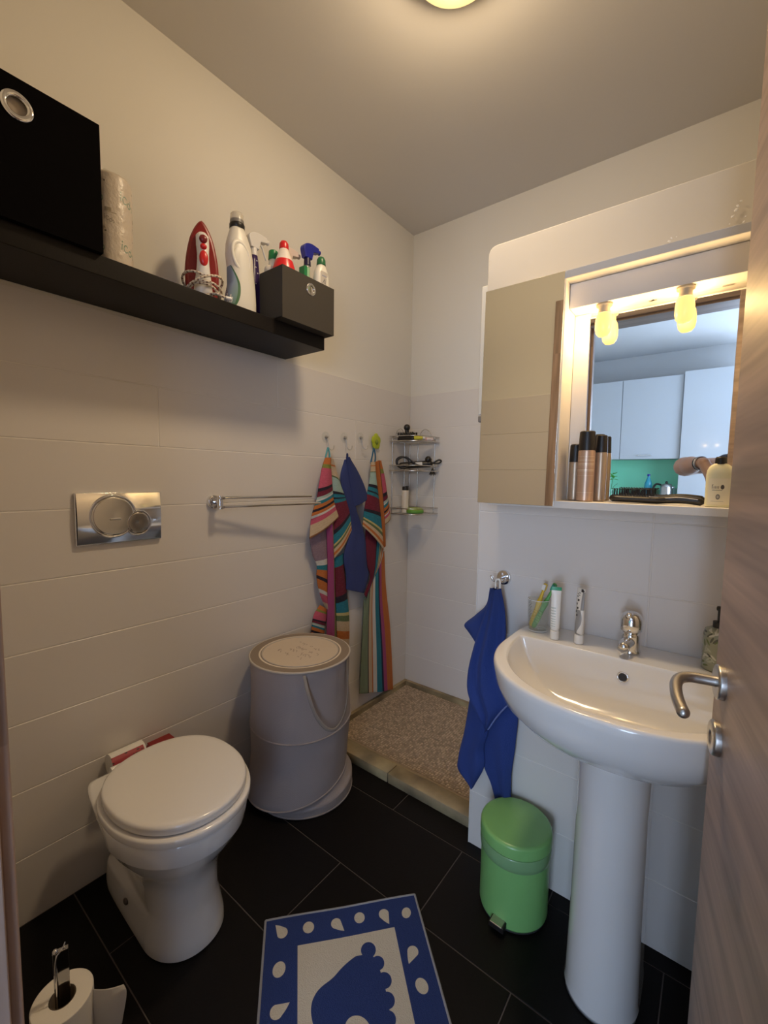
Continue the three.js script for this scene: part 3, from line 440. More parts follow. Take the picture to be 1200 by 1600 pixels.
// ------------------------------------------------------------------ pedal bin
{
  const t = thing('pedal_bin', 'small green round pedal bin beside the basin pedestal', 'bin', [1.086, 0, -1.237]);
  part(t, 'base', lathe([[0, 0], [0.095, 0], [0.098, 0.003], [0.098, 0.012], [0.09, 0.013]], 56), mat.rubber);
  part(t, 'body', lathe([[0.09, 0.008], [0.099, 0.009], [0.1005, 0.014], [0.1005, 0.222], [0.099, 0.224], [0.095, 0.224], [0.094, 0.02]], 64), mat.bin);
  part(t, 'liner_ring', lathe([[0.099, 0.19], [0.103, 0.192], [0.1045, 0.205], [0.1045, 0.228], [0.101, 0.231], [0.096, 0.231]], 64), P([0.20, 0.38, 0.18], 0.35, { clearcoat: 0.4 }), 'greyish rim with the edge of a bin liner');
  part(t, 'lid', lathe([[0.098, 0.231], [0.1045, 0.232], [0.1055, 0.236], [0.1045, 0.262], [0.1015, 0.268], [0.094, 0.271], [0.05, 0.2755], [0, 0.277]], 64), mat.bin, 'green domed lid');
  const g = new THREE.Group(); g.name = 'pedal'; { const q = atY(776, 1447, 0.02); g.rotation.y = Math.atan2(q.x - 1.086, q.z + 1.237); } t.add(g);
  part(g, 'lever', rbox(0.044, 0.018, 0.03, 0.003, 0, 0.022, 0.108), mat.dark); part(g, 'pad', rbox(0.036, 0.004, 0.028, 0.0015, 0, 0.032, 0.112).rotateX(0.0), mat.satin, 'worn metal pedal pad');
  const h = new THREE.Group(); h.name = 'hinge'; h.rotation.y = -0.62 + Math.PI; t.add(h); part(h, 'bracket', rbox(0.06, 0.04, 0.016, 0.004, 0, 0.225, 0.106), P([0.35, 0.42, 0.36], 0.4));
}

// ------------------------------------------------------------------ toilet
{
  const Z0 = -0.574, t = thing('toilet', 'white ceramic floor-standing toilet with its lid closed', 'toilet', [0.013, 0, Z0]), N = 80;
  // outline with a squared back of half width hb at xb, widest hw at xc, rounded front at xf
  const ring = (y, xb, xf, hb, hw, xc = 0.30, n = 2.1) => Array.from({ length: N }, (_, i) => {
    const q = i / N * 2 * Math.PI, c = Math.cos(q), s = Math.sin(q);
    if (c >= 0) return V(xc + (xf - xc) * Math.pow(c, 2 / n), y, hw * Math.sign(s) * Math.pow(Math.abs(s), 2 / n));
    const x = xc - (xc - xb) * Math.pow(-c, 0.42); const w = hb + (hw - hb) * Math.pow(Math.max(0, Math.min(1, (x - xb) / (xc - xb))), 0.85);
    return V(x, y, w * Math.sign(s) * Math.pow(Math.abs(s), 0.09)); });
  part(t, 'bowl', loft([ring(0, 0.022, 0.452, 0.098, 0.106, 0.33), ring(0.006, 0.020, 0.456, 0.101, 0.109, 0.33), ring(0.03, 0.020, 0.452, 0.101, 0.107, 0.33), ring(0.075, 0.022, 0.441, 0.098, 0.099, 0.33), ring(0.088, 0.026, 0.438, 0.093, 0.097, 0.33), ring(0.100, 0.055, 0.436, 0.076, 0.095, 0.33), ring(0.112, 0.085, 0.434, 0.066, 0.094, 0.33), ring(0.17, 0.10, 0.432, 0.070, 0.098, 0.32), ring(0.22, 0.10, 0.444, 0.085, 0.110, 0.31), ring(0.265, 0.095, 0.476, 0.105, 0.140, 0.30), ring(0.305, 0.09, 0.507, 0.118, 0.163, 0.30), ring(0.330, 0.085, 0.521, 0.130, 0.173, 0.30), ring(0.336, 0.083, 0.526, 0.135, 0.178, 0.30), ring(0.365, 0.080, 0.531, 0.150, 0.182, 0.30), ring(0.388, 0.078, 0.533, 0.158, 0.184, 0.30), ring(0.395, 0.080, 0.530, 0.157, 0.182, 0.30), ring(0.397, 0.088, 0.52, 0.15, 0.172, 0.30)]), mat.ceramic);
  part(t, 'flush_pipe', [mv(cyl(0.03, 0.03, 0.14, 24).rotateZ(Math.PI / 2), 0.058, 0.315, 0), mv(cyl(0.05, 0.05, 0.1, 28).rotateZ(Math.PI / 2), 0.038, 0.18, 0)], mat.white);
  part(t, 'bolt_cover', mv(new THREE.SphereGeometry(0.011, 14, 8).scale(1, 0.8, 0.5), 0.205, 0.062, 0.1035), M([0.10, 0.085, 0.08], 0.5), 'dark bolt hole in the foot');
  const oval = (y, s, x0 = 0.115, x1 = 0.537, w = 0.183) => Array.from({ length: N }, (_, i) => { const q = i / N * 2 * Math.PI, c = Math.cos(q), n = Math.sin(q), xc = 0.315; const x = c >= 0 ? (x1 - xc) * Math.pow(c, 2 / 2.12) : -(xc - x0) * Math.pow(-c, 2 / 2.4), z = w * Math.sign(n) * Math.pow(Math.abs(n), c >= 0 ? 2 / 2.12 : 2 / 2.2); return V(xc + x * s, y, z * s); });
  part(t, 'seat', loft([oval(0.398, 0.995), oval(0.401, 1.015), oval(0.415, 1.018), oval(0.4205, 1.008), oval(0.422, 0.97)]), mat.seat);
  part(t, 'lid', loft([oval(0.4245, 0.945), oval(0.427, 0.960), oval(0.441, 0.963), oval(0.4465, 0.953), oval(0.4495, 0.93), oval(0.451, 0.86), oval(0.4515, 0.5)]), mat.seat, 'closed white lid');
  for (const z of [-0.075, 0.075]) part(t, 'hinge', mv(cyl(0.011, 0.011, 0.045, 18).rotateX(Math.PI / 2), 0.112, 0.417, z), mat.seat);
}
{
  const red = drawn(256, 128, (c, w, h) => { c.fillStyle = '#9c2733'; c.fillRect(0, 0, w, h); c.fillStyle = '#45141c'; for (let i = 0; i < 34; i++) { c.beginPath(); c.arc(rr(0, w), rr(0, h), rr(3, 7), 0, 7); c.fill(); } c.fillRect(120, 0, 5, 128); });
  const t = thing('wrapped_roll', 'white roll in a red dotted wrapper lying behind the toilet lid', 'roll', [0.041, 0.346, -0.552]);
  part(t, 'roll', mv(cyl(0.036, 0.036, 0.10, 36).rotateX(Math.PI / 2), 0, 0.0365, 0), mat.matte); part(t, 'wrapper', mv(new THREE.CylinderGeometry(0.0375, 0.0375, 0.096, 36, 1, true, -0.1, 2.75).rotateX(Math.PI / 2), 0.0, 0.0365, 0.004), M([1, 1, 1], 0.5, { map: red, side: THREE.DoubleSide }));
  const u = thing('pouch', 'small red dotted pouch standing behind the right of the toilet lid', 'pouch', [0.042, 0, -0.662]);
  part(u, 'pouch', rbox(0.07, 0.388, 0.085, 0.02, 0, 0.194, 0, 4), M([1, 1, 1], 0.5, { map: red })); part(u, 'seam', rbox(0.04, 0.004, 0.075, 0.001, 0, 0.389, 0), mat.red);
}
{
  const t = thing('flush_plate', 'chrome dual flush plate with two round buttons on the left wall', 'flush plate', [0.001, 1.1685, -0.5705]);
  const pg = new RoundedBoxGeometry(0.012, 0.160, 0.250, 2, 0.003), front = new THREE.PlaneGeometry(0.243, 0.153, 4, 40).rotateY(Math.PI / 2), fa = front.attributes.position;
  for (let i = 0; i < fa.count; i++) fa.setX(i, 0.0122 + 0.0062 * (1 - Math.pow(fa.getY(i) / 0.0765, 2))); front.computeVertexNormals();
  const lipS = []; for (const s of [-1, 1]) { const sh = new THREE.Shape(); sh.moveTo(0.0765, 0.0118); for (let i = 0; i <= 20; i++) { const y = 0.0765 - 0.153 * i / 20; sh.lineTo(y, 0.0122 + 0.0062 * (1 - Math.pow(y / 0.0765, 2))); } lipS.push(new THREE.ExtrudeGeometry(sh, { depth: 0.0005, bevelEnabled: false }).applyMatrix4(new THREE.Matrix4().set(0, 1, 0, 0, 1, 0, 0, 0, 0, 0, 1, s * 0.1215, 0, 0, 0, 1))); }
  part(t, 'plate', [mv(pg, 0.006, 0, 0), front, ...lipS], mat.chrome);
  const dish = (r, y, z) => [mv(new THREE.TorusGeometry(r + 0.002, 0.0035, 10, 64).rotateY(Math.PI / 2), 0.0165, y, z)];
  part(t, 'ring', dish(0.063, 0.006, 0.024), mat.chrome); part(t, 'ring', dish(0.0375, -0.019, -0.0475), mat.chrome);
  const btn = (r) => lathe([[0, 0.005], [r - 0.006, 0.006], [r - 0.002, 0.0045], [r, 0]].reverse(), 56).rotateZ(-Math.PI / 2);
  part(t, 'button', mv(btn(0.062), 0.0165, 0.006, 0.024), M([0.72, 0.70, 0.66], 0.12, { metalness: 1 }), 'large round flush button'); part(t, 'button', mv(btn(0.0355), 0.019, -0.019, -0.0475), M([0.5, 0.47, 0.44], 0.12, { metalness: 1 }), 'small round flush button');
  part(t, 'slot', rbox(0.001, 0.006, 0.03, 0.0004, 0.0228, -0.004, 0.020), mat.satin);
}
{ // free-standing holder with two spare rolls
  const t = thing('paper_roll_stand', 'chrome stand for spare toilet rolls near the door frame', 'roll stand', [0.483, 0, -0.248]);
  part(t, 'base', lathe([[0, 0], [0.07, 0], [0.072, 0.002], [0.072, 0.006], [0.068, 0.009], [0, 0.01]], 48), mat.chrome);
  const g = new THREE.Group(); g.name = 'post'; g.rotation.y = 1.25; t.add(g);
  part(g, 'strip', [rbox(0.027, 0.30, 0.0016, 0.0006, 0, 0.16, -0.004), rbox(0.027, 0.0016, 0.010, 0.0006, 0, 0.311, 0.000)], M([0.42, 0.42, 0.43], 0.06, { metalness: 1 })); part(g, 'wire', tube([[-0.008, 0.01, 0.006], [-0.008, 0.2, 0.006], [-0.008, 0.296, 0.006], [-0.004, 0.308, 0.004], [0.004, 0.312, 0.0], [0.009, 0.322, -0.003]], 0.0016), mat.chrome); part(g, 'knob', ball(0.005, -0.008, 0.318, 0.006), mat.chrome);
  const roll = (y, label, flap) => { const r = thing('toilet_roll', label, 'toilet roll', [0.483, y, -0.248]);
    part(r, 'paper', lathe([[0.023, 0.001], [0.053, 0], [0.055, 0.002], [0.055, 0.094], [0.053, 0.096], [0.024, 0.0955]], 56), mat.paper); part(r, 'core', lathe([[0.0235, 0.001], [0.0235, 0.095], [0.0215, 0.095], [0.0215, 0.001], [0.0235, 0.001]], 40), mat.card, 'brown cardboard core');
    if (flap) { const A = [V(0.030, 0.090, -0.0465), V(0.030, 0.045, -0.0465), V(0.030, 0.002, -0.0465)], B = [V(0.074, 0.093, -0.090), V(0.079, 0.084, -0.094), V(0.070, 0.001, -0.086)]; part(r, 'loose_sheet', cloth(A, B, { out: V(0.7, 0, 0.7), bulge: 0.004, th: 0.0008, nv: 20 }), mat.paper, 'loose end of the paper'); } };
  roll(0.0105, 'lower toilet roll on the chrome stand', false); roll(0.1075, 'upper toilet roll with a loose sheet on the chrome stand', true);
}

// ------------------------------------------------------------------ laundry hamper
{
  const t = thing('laundry_hamper', 'tall grey fabric pop-up laundry hamper with a cream lid in the corner by the shower', 'hamper', [0.19, 0, -1.185]);
  const C = (x, y, z, r, tx, tz, n = 64, k = 0) => Array.from({ length: n }, (_, i) => { const q = i / n * 2 * Math.PI, c = Math.cos(q), s = Math.sin(q), f = r * (1 + k * Math.sin(7 * q + 4 * y) * 0.5); return V(x + f * c, y + tx * c * r + tz * s * r, z + f * s); });
  const key = [[0.000, 0.004, 0.000, 0.200, 0, 0], [0.003, 0.045, 0.002, 0.201, 0.02, -0.1], [-0.016, 0.075, 0.026, 0.205, 0.05, -0.22], [-0.004, 0.20, 0.020, 0.199, 0.0, -0.12], [0.004, 0.33, 0.022, 0.2045, -0.03, -0.07], [0.014, 0.46, 0.034, 0.196, -0.02, -0.03], [0.024, 0.597, 0.043, 0.197, 0, 0]];
  const lerpRing = (a, b, s, bulge) => { const m = a.map((x, i) => x + (b[i] - x) * s); m[3] += bulge * Math.sin(Math.PI * s); return m; };
  const rings = []; for (let k = 0; k + 1 < key.length; k++) for (let s = 0; s < 6; s++) rings.push(C(...lerpRing(key[k], key[k + 1], s / 6, k === 1 ? -0.004 : 0), 64, 0.012 * Math.sin(Math.PI * s / 6))); rings.push(C(...key[6]));
  part(t, 'body', loft(rings, true, false), mat.hamper);
  for (const k of [0, 2, 4]) part(t, 'hoop', new THREE.TubeGeometry(new THREE.CatmullRomCurve3(C(...key[k], 40).map((p) => p.setY(Math.max(p.y, 0.005)))  , true), 90, 0.0035, 8, true), mat.hamper);
  const lid = drawn(512, 512, (c, w) => { c.fillStyle = '#8d7d6e'; c.fillRect(0, 0, w, w); const disc = (r, f) => { c.beginPath(); c.arc(256, 256, r, 0, 7); c.fillStyle = f; c.fill(); }; disc(256, '#8b7d70'); disc(214, '#dccfbd'); disc(205, '#8b7d70'); disc(195, '#cdbdaa'); c.strokeStyle = '#a08f80'; c.lineWidth = 3; for (let i = 0; i < 46; i++) { const x = 150 + rr(0, 210), y = 170 + 46 * Math.floor(rr(0, 4)) + rr(0, 16); c.beginPath(); c.moveTo(x, y); c.bezierCurveTo(x + rr(-14, 14), y + rr(4, 22), x + rr(-4, 24), y + rr(-16, 16), x + rr(4, 20), y + rr(6, 26)); c.stroke(); } });
  const g = new THREE.CircleGeometry(0.196, 64).rotateX(-Math.PI / 2), a = g.attributes.position; part(t, 'lid', [mv(g, 0.024, 0.604, 0.043), mv(lathe([[0.196, 0.598], [0.1965, 0.600], [0.196, 0.604]], 64), 0.024, 0, 0.043)], M([1, 1, 1], 0.95, { map: lid, bumpMap: rep(weaveT, 12), bumpScale: 0.0004 }), 'cream lid with a striped border and faint pattern');
  part(t, 'piping', mv(new THREE.TorusGeometry(0.1975, 0.0045, 10, 80).rotateX(Math.PI / 2), 0.024, 0.6, 0.043), mat.trim, 'pale piping around the lid');
  part(t, 'piping', mv(new THREE.TorusGeometry(0.151, 0.0022, 8, 64).rotateX(Math.PI / 2), 0.024, 0.6045, 0.043), mat.trim);
  const ctr = V(0.19 + 0.024, 0, -1.185 + 0.043), on = (ang, y, r = 0.205) => V(0.024 + r * Math.cos(ang), y, 0.043 + r * Math.sin(ang)); // ribbon handle
  const angs = [0.66, 0.60, 0.44, 0.22, 0.04, -0.18, -0.32, -0.38], ys = [0.592, 0.53, 0.43, 0.372, 0.360, 0.385, 0.46, 0.592];
  const mid = angs.map((q, i) => on(q, ys[i], i === 0 || i === 7 ? 0.2 : 0.211 + 0.004 * Math.sin(i))), up = mid.map((p, i) => { const d = mid[Math.min(7, i + 1)].clone().sub(mid[Math.max(0, i - 1)]).normalize(), r = V(p.x - 0.024, 0, p.z - 0.043).normalize(); return d.cross(r).multiplyScalar(0.006); });
  part(t, 'handle', cloth(mid.map((p, i) => p.clone().add(up[i])), mid.map((p, i) => p.clone().sub(up[i])), { bulge: 0.001, th: 0.002, nv: 60, nu: 4, out: V(0.8, 0, 0.5) }), mat.strap, 'fabric ribbon handle hanging down the front');
}

// ------------------------------------------------------------------ wall shelf and what stands on it
{ const m = part(scene, numbered('wall_shelf'), uvm(rspan(0.0005, 0.24, 1.808, 1.859, -1.242, -0.135, 0.002)), mat.shelf); tag(m, 'long black-brown floating shelf on the left wall above the toilet', 'shelf'); }
const SY = 1.8592;
function grommet(parent, x, y, z, r) { const g = mv(new THREE.TorusGeometry(r, r * 0.28, 12, 48).rotateY(Math.PI / 2).scale(0.6, 1, 1), x, y, z); return part(parent, 'grommet', g, mat.chrome, 'round metal grommet'); }
function openBox(t, w, h, d, m, th, hole) {   // x: depth, z: width; the front (x = w) has a round hole
  const s = new THREE.Shape(); s.moveTo(-d / 2, 0); s.lineTo(d / 2, 0); s.lineTo(d / 2, h); s.lineTo(-d / 2, h); s.lineTo(-d / 2, 0); const k = new THREE.Path(); k.absarc(hole[0], hole[1], hole[2], 0, Math.PI * 2, true); s.holes.push(k);
  part(t, 'front_panel', uvm(new THREE.ExtrudeGeometry(s, { depth: th, bevelEnabled: false, curveSegments: 32 }).rotateY(Math.PI / 2).translate(w - th, 0, 0)), m);
  part(t, 'back_panel', uvm(rspan(0, th, 0, h, -d / 2, d / 2, 0.0008)), m); part(t, 'bottom', uvm(span(th, w - th, 0, th, -d / 2, d / 2)), m);
  for (const q of [-1, 1]) part(t, 'side_panel', uvm(rbox(w - 2 * th, h, th, 0.0008, w / 2, h / 2, q * (d / 2 - th / 2))), m);
}
{
  const t = thing('storage_box', 'large black fabric storage box with a metal grommet at the left end of the shelf', 'box', [0.012, SY, -0.302]);
  openBox(t, 0.243, 0.302, 0.312, mat.blackbox, 0.005, [-0.004, 0.243, 0.019]); grommet(t, 0.2435, 0.243, 0.004, 0.0235);
  part(t, 'lining', uvm(span(0.01, 0.233, 0.008, 0.29, -0.145, 0.145)), M([0.5, 0.43, 0.36], 0.9), 'pale contents seen through the grommet');
}
{
  const pr = drawn(1024, 512, (c, w, h) => { c.fillStyle = '#cfc3b4'; c.fillRect(0, 0, w, h);
    const mark = (x, y, s, col) => { c.save(); c.translate(x, y); c.rotate(0.12); c.scale(s, s); c.strokeStyle = c.fillStyle = col; c.lineWidth = 9; c.beginPath(); c.arc(44, 0, 24, 0.5, 5.6); c.stroke(); c.fillRect(-6, -22, 9, 44); c.beginPath(); c.arc(-2, -36, 7, 0, 7); c.fill(); c.beginPath(); c.arc(98, 12, 18, 0, 7); c.stroke(); c.fillRect(112, -34, 9, 62); c.beginPath(); c.arc(140, 20, 14, 3.6, 7.6); c.stroke(); c.fillRect(132, -6, 8, 8); c.restore(); };
    for (let k = 0; k < 4; k++) { const x = 256 * k; mark(x + 20, 130, 0.8, '#7f9786'); mark(x + 20, 398, 0.8, '#7f9786'); mark(x + 150, 262, 0.45, '#8c8271'); c.fillStyle = '#6f6658'; c.fillRect(x + 150, 60, 10, 10); c.fillRect(x + 146, 330, 14, 8); c.fillStyle = '#9f937f'; c.fillRect(x + 176, 228, 62, 5); c.fillRect(x + 150, 205, 50, 22); } });
  const t = thing('paper_towel', 'kitchen paper roll in printed clear wrapping between the black box and the iron', 'paper roll', [0.165, SY, -0.512]);
  part(t, 'roll', uvH(lathe([[0, 0], [0.046, 0], [0.05, 0.004], [0.051, 0.226], [0.046, 0.234], [0.02, 0.236], [0, 0.234]], 48), 0.236), M([1, 1, 1], 0.35, { map: rep(pr, 1, 1), bumpMap: rep(plasterT, 3, 2), bumpScale: 0.002 }));
  part(t, 'wrapping_fold', [mv(rbox(0.06, 0.002, 0.05, 0.0008).rotateZ(0.15), 0.0, 0.2375, 0.0)], mat.clear);
}
{ // steam iron standing on its heel
  const t = thing('iron', 'red and white clothes iron standing upright with its cord wound around it', 'iron', [0.105, SY, -0.803], undefined, -0.42);
  const sole = (k) => { const s = new THREE.Shape(), w = 0.045 * k; s.moveTo(-w * 0.8, 0); s.bezierCurveTo(-w * 1.05, 0.07, -w * 1.1, 0.12, -w * 0.62, 0.20 * k + 0.01); s.bezierCurveTo(-w * 0.35, 0.245 * k, w * -0.08, 0.262 * k, 0, 0.264 * k); s.bezierCurveTo(w * 0.08, 0.262 * k, w * 0.35, 0.245 * k, w * 0.62, 0.20 * k + 0.01); s.bezierCurveTo(w * 1.1, 0.12, w * 1.05, 0.07, w * 0.8, 0); s.lineTo(-w * 0.8, 0); return s; };
  const ex = (k, d, b) => new THREE.ExtrudeGeometry(sole(k), { depth: d, bevelEnabled: true, bevelSize: b, bevelThickness: b, bevelSegments: 3, curveSegments: 20 }).rotateY(Math.PI / 2);
  part(t, 'soleplate', mv(ex(1, 0.006, 0.002), 0, 0.002, 0), M([0.62, 0.60, 0.56], 0.3), 'pale soleplate');
  part(t, 'body', mv(ex(0.93, 0.022, 0.010), 0.012, 0.010, 0), mat.red, 'red body shell');
  const hs = []; for (let i = 0; i <= 20; i++) { const v = i / 20, y = 0.006 + 0.214 * v, w = 0.024 + 0.006 * Math.cos(v * 5) + (v > 0.8 ? -0.03 * (v - 0.8) : 0), x = 0.052 + 0.016 * Math.sin(v * Math.PI), k = i === 0 || i === 20 ? 0.6 : 1; hs.push(Array.from({ length: 20 }, (_, j) => { const a = j / 20 * 2 * Math.PI; return V(x + 0.020 * k * Math.cos(a), y, w * k * Math.sin(a)); })); }
  part(t, 'handle', loft(hs), mat.white, 'white handle');
  const dot = (y, a, b, x) => mv(new THREE.SphereGeometry(1, 18, 12).scale(0.008, a, b), x, y, 0); part(t, 'button', dot(0.190, 0.013, 0.0125, 0.082), M([0.20, 0.01, 0.015], 0.3)); part(t, 'button', dot(0.166, 0.009, 0.010, 0.085), mat.brightred); part(t, 'button', dot(0.130, 0.024, 0.0135, 0.086), mat.brightred);
  const cord = []; for (let i = 0; i <= 90; i++) { const a = i / 90 * 2 * Math.PI * 4.3, r = 1 + 0.12 * Math.sin(a * 0.37 + 1); cord.push(V(0.050 + 0.054 * Math.cos(a) * r, 0.036 + 0.026 * Math.sin(a * 0.43 + 0.6) + 0.022 * Math.sin(a + 0.9 + 0.8 * i / 30), 0.054 * Math.sin(a) * r)); } cord.push(V(0.11, 0.02, -0.03), V(0.115, 0.012, -0.06));
  const band = drawn(8, 256, (c) => { c.fillStyle = '#d8ccb8'; c.fillRect(0, 0, 8, 256); c.fillStyle = '#6d4a3f'; for (let i = 0; i < 16; i++) c.fillRect((i % 2) * 4, i * 16, 4, 7); });
  part(t, 'cord', new THREE.TubeGeometry(new THREE.CatmullRomCurve3(cord), 420, 0.0038, 8), M([1, 1, 1], 0.9, { map: (() => { const q = rep(band, 60, 1); q.rotation = Math.PI / 2; q.repeat.set(1, 1); return rep(drawn(512, 8, (c) => { c.fillStyle = '#d8ccb8'; c.fillRect(0, 0, 512, 8); c.fillStyle = '#7d5a4c'; for (let i = 0; i < 16; i++) c.fillRect(i * 32, (i % 2) * 4, 14, 4); }), 10, 1); })() }), 'light fabric cord with dark flecks');
  part(t, 'plug_end', rod(V(0.115, 0.012, -0.06), V(0.112, 0.012, -0.078), 0.0055), mat.white);
}
function flatBottle(rows, n = 40) { return loft(rows.map(([y, w, d, x = 0]) => Array.from({ length: n }, (_, i) => { const a = i / n * 2 * Math.PI, c = Math.cos(a), s = Math.sin(a); return V(d * Math.sign(c) * Math.pow(Math.abs(c), 0.8), y, x + w * Math.sign(s) * Math.pow(Math.abs(s), 0.8)); }))); }
{
  const t = thing('detergent_bottle', 'tall white detergent bottle with a dark-banded clear cap and blue-green label', 'bottle', [0.152, SY, -0.921], undefined, -0.12);
  part(t, 'body', flatBottle([[0, 0.050, 0.032], [0.003, 0.054, 0.035], [0.05, 0.054, 0.036], [0.10, 0.047, 0.035, -0.004], [0.15, 0.044, 0.034, -0.001], [0.20, 0.046, 0.033, 0.004], [0.235, 0.042, 0.031, 0.006], [0.265, 0.032, 0.027, 0.008], [0.285, 0.024, 0.023, 0.010], [0.292, 0.022, 0.022, 0.010]]), P([0.74, 0.71, 0.62], 0.35));
  part(t, 'grip_hollow', mv(new THREE.TorusGeometry(0.036, 0.007, 12, 40).scale(0.82, 1.28, 0.8).rotateZ(0.25).rotateY(Math.PI / 2), 0.027, 0.192, 0.010), P([0.78, 0.75, 0.66], 0.35)); part(t, 'grip_panel', mv(new THREE.SphereGeometry(0.034, 24, 14).scale(0.12, 1.25, 0.8).rotateX(-0.25), 0.0285, 0.192, 0.010), P([0.70, 0.67, 0.58], 0.35));
  const lb = drawn(256, 256, (c, w, h) => { const g = c.createLinearGradient(0, 0, w, h); g.addColorStop(0, '#49607e'); g.addColorStop(0.55, '#8c9db0'); g.addColorStop(1, '#5f7f63'); c.fillStyle = g; c.fillRect(0, 0, w, h); c.fillStyle = '#6d3f46'; for (let i = 0; i < 6; i++) c.fillRect(30 + i * 12, 110 + i * 14, 46, 8); c.fillStyle = '#3f6b46'; c.fillRect(0, 226, w, 30); c.fillRect(232, 0, 24, h); c.fillStyle = '#d7d4c8'; for (let i = 0; i < 12; i++) { c.beginPath(); c.arc(60 + rr(0, 130), 170 + rr(0, 50), 9, 0, 7); c.fill(); } });
  const prof = (y) => y < 0.05 ? [0.0545, 0.0365, 0] : y < 0.10 ? [0.0545 - 0.007 * (y - 0.05) / 0.05, 0.0365 - 0.001 * (y - 0.05) / 0.05, -0.004 * (y - 0.05) / 0.05] : [0.0475 - 0.003 * (y - 0.10) / 0.05, 0.0355 - 0.001 * (y - 0.1) / 0.05, -0.004 + 0.003 * (y - 0.1) / 0.05];
  const lg = new THREE.PlaneGeometry(1, 1, 20, 24), la = lg.attributes.position; for (let i = 0; i < la.count; i++) { const u = la.getX(i) + 0.5, v = la.getY(i) + 0.5, y = 0.012 + 0.145 * v, a0 = 0.28 + 0.95 * Math.pow(Math.abs(2 * v - 0.72), 2.2) * (v > 0.36 ? 0.55 : 1), g = 2.3 + (a0 - 2.3) * u, c = Math.cos(g), s = Math.sin(g), [w, d, x] = prof(y); la.setXYZ(i, (d + 0.0006) * Math.sign(c) * Math.pow(Math.abs(c), 0.8), y, x + (w + 0.0006) * Math.sign(s) * Math.pow(Math.abs(s), 0.8)); } lg.computeVertexNormals(); part(t, 'label', lg, M([1, 1, 1], 0.4, { map: lb, side: THREE.DoubleSide }), 'blue and green printed label');
  part(t, 'collar', mv(lathe([[0.020, 0.288], [0.025, 0.289], [0.0255, 0.302], [0.024, 0.306], [0, 0.306]]), 0, 0, 0.010), mat.dark, 'black collar'); part(t, 'band', mv(cyl(0.0235, 0.023, 0.012), 0, 0.311, 0.010), M([0.2, 0.19, 0.18], 0.4));
  part(t, 'cap', mv(lathe([[0.0225, 0.317], [0.0215, 0.336], [0.017, 0.342], [0, 0.343]]), 0, 0, 0.010), P([0.86, 0.82, 0.74], 0.2, { transmission: 0.5, thickness: 0 }), 'clear dosing cap');
}
function trigger(t, y, head, neck, dir = 1, lever = true) {   // a spray head whose nozzle points along dir * -z
  part(t, 'neck', cyl(0.014, 0.0125, 0.03, 20).translate(0, y + 0.015, 0), neck);
  const s = new THREE.Shape(); s.moveTo(0.016, 0); s.lineTo(0.022, 0.02); s.bezierCurveTo(0.030, 0.040, 0.010, 0.052, -0.02, 0.053); s.lineTo(-0.048, 0.050); s.lineTo(-0.050, 0.036); s.lineTo(-0.022, 0.030); s.lineTo(-0.014, 0); s.lineTo(0.016, 0);
  part(t, 'spray_head', mv(new THREE.ExtrudeGeometry(s, { depth: 0.018, bevelEnabled: true, bevelSize: 0.003, bevelThickness: 0.004, bevelSegments: 3 }).translate(0, 0, -0.009).rotateY(dir > 0 ? -Math.PI / 2 : Math.PI / 2), 0, y + 0.028, 0), head);
  part(t, 'nozzle', mv(cyl(0.009, 0.009, 0.012, 16).rotateX(Math.PI / 2), 0, y + 0.071, -dir * 0.058), head);
  if (lever) part(t, 'trigger', tube([[0, y + 0.055, -dir * 0.024], [0, y + 0.045, -dir * 0.036], [0, y + 0.02, -dir * 0.048], [0, y + 0.005, -dir * 0.056]], 0.0034, 16, 8), head);
}
{
  const t = thing('spray_bottle', 'purple spray bottle with a white trigger head behind the detergent bottle', 'spray bottle', [0.105, SY, -1.0105]);
  part(t, 'body', flatBottle([[0, 0.026, 0.02], [0.004, 0.028, 0.022], [0.14, 0.028, 0.022], [0.19, 0.02, 0.018], [0.235, 0.016, 0.015], [0.255, 0.013, 0.013]]), M([0.03, 0.008, 0.09], 0.3)); for (const [y, z] of [[0.15, 0.006], [0.19, -0.004], [0.21, 0.003], [0.235, -0.003]]) part(t, 'speck', ball(0.003, 0.016 + (0.2 - y) * 0.06, y, z, 8), mat.matte); trigger(t, 0.255, mat.white, mat.white);
}
{
  const t = thing('storage_box', 'small grey fabric storage box full of cleaning bottles at the right end of the shelf', 'box', [0.152, SY, -1.127]);
  openBox(t, 0.128, 0.176, 0.252, mat.greybox, 0.004, [0.006, 0.135, 0.014]); grommet(t, 0.1285, 0.135, -0.006, 0.0175);
}
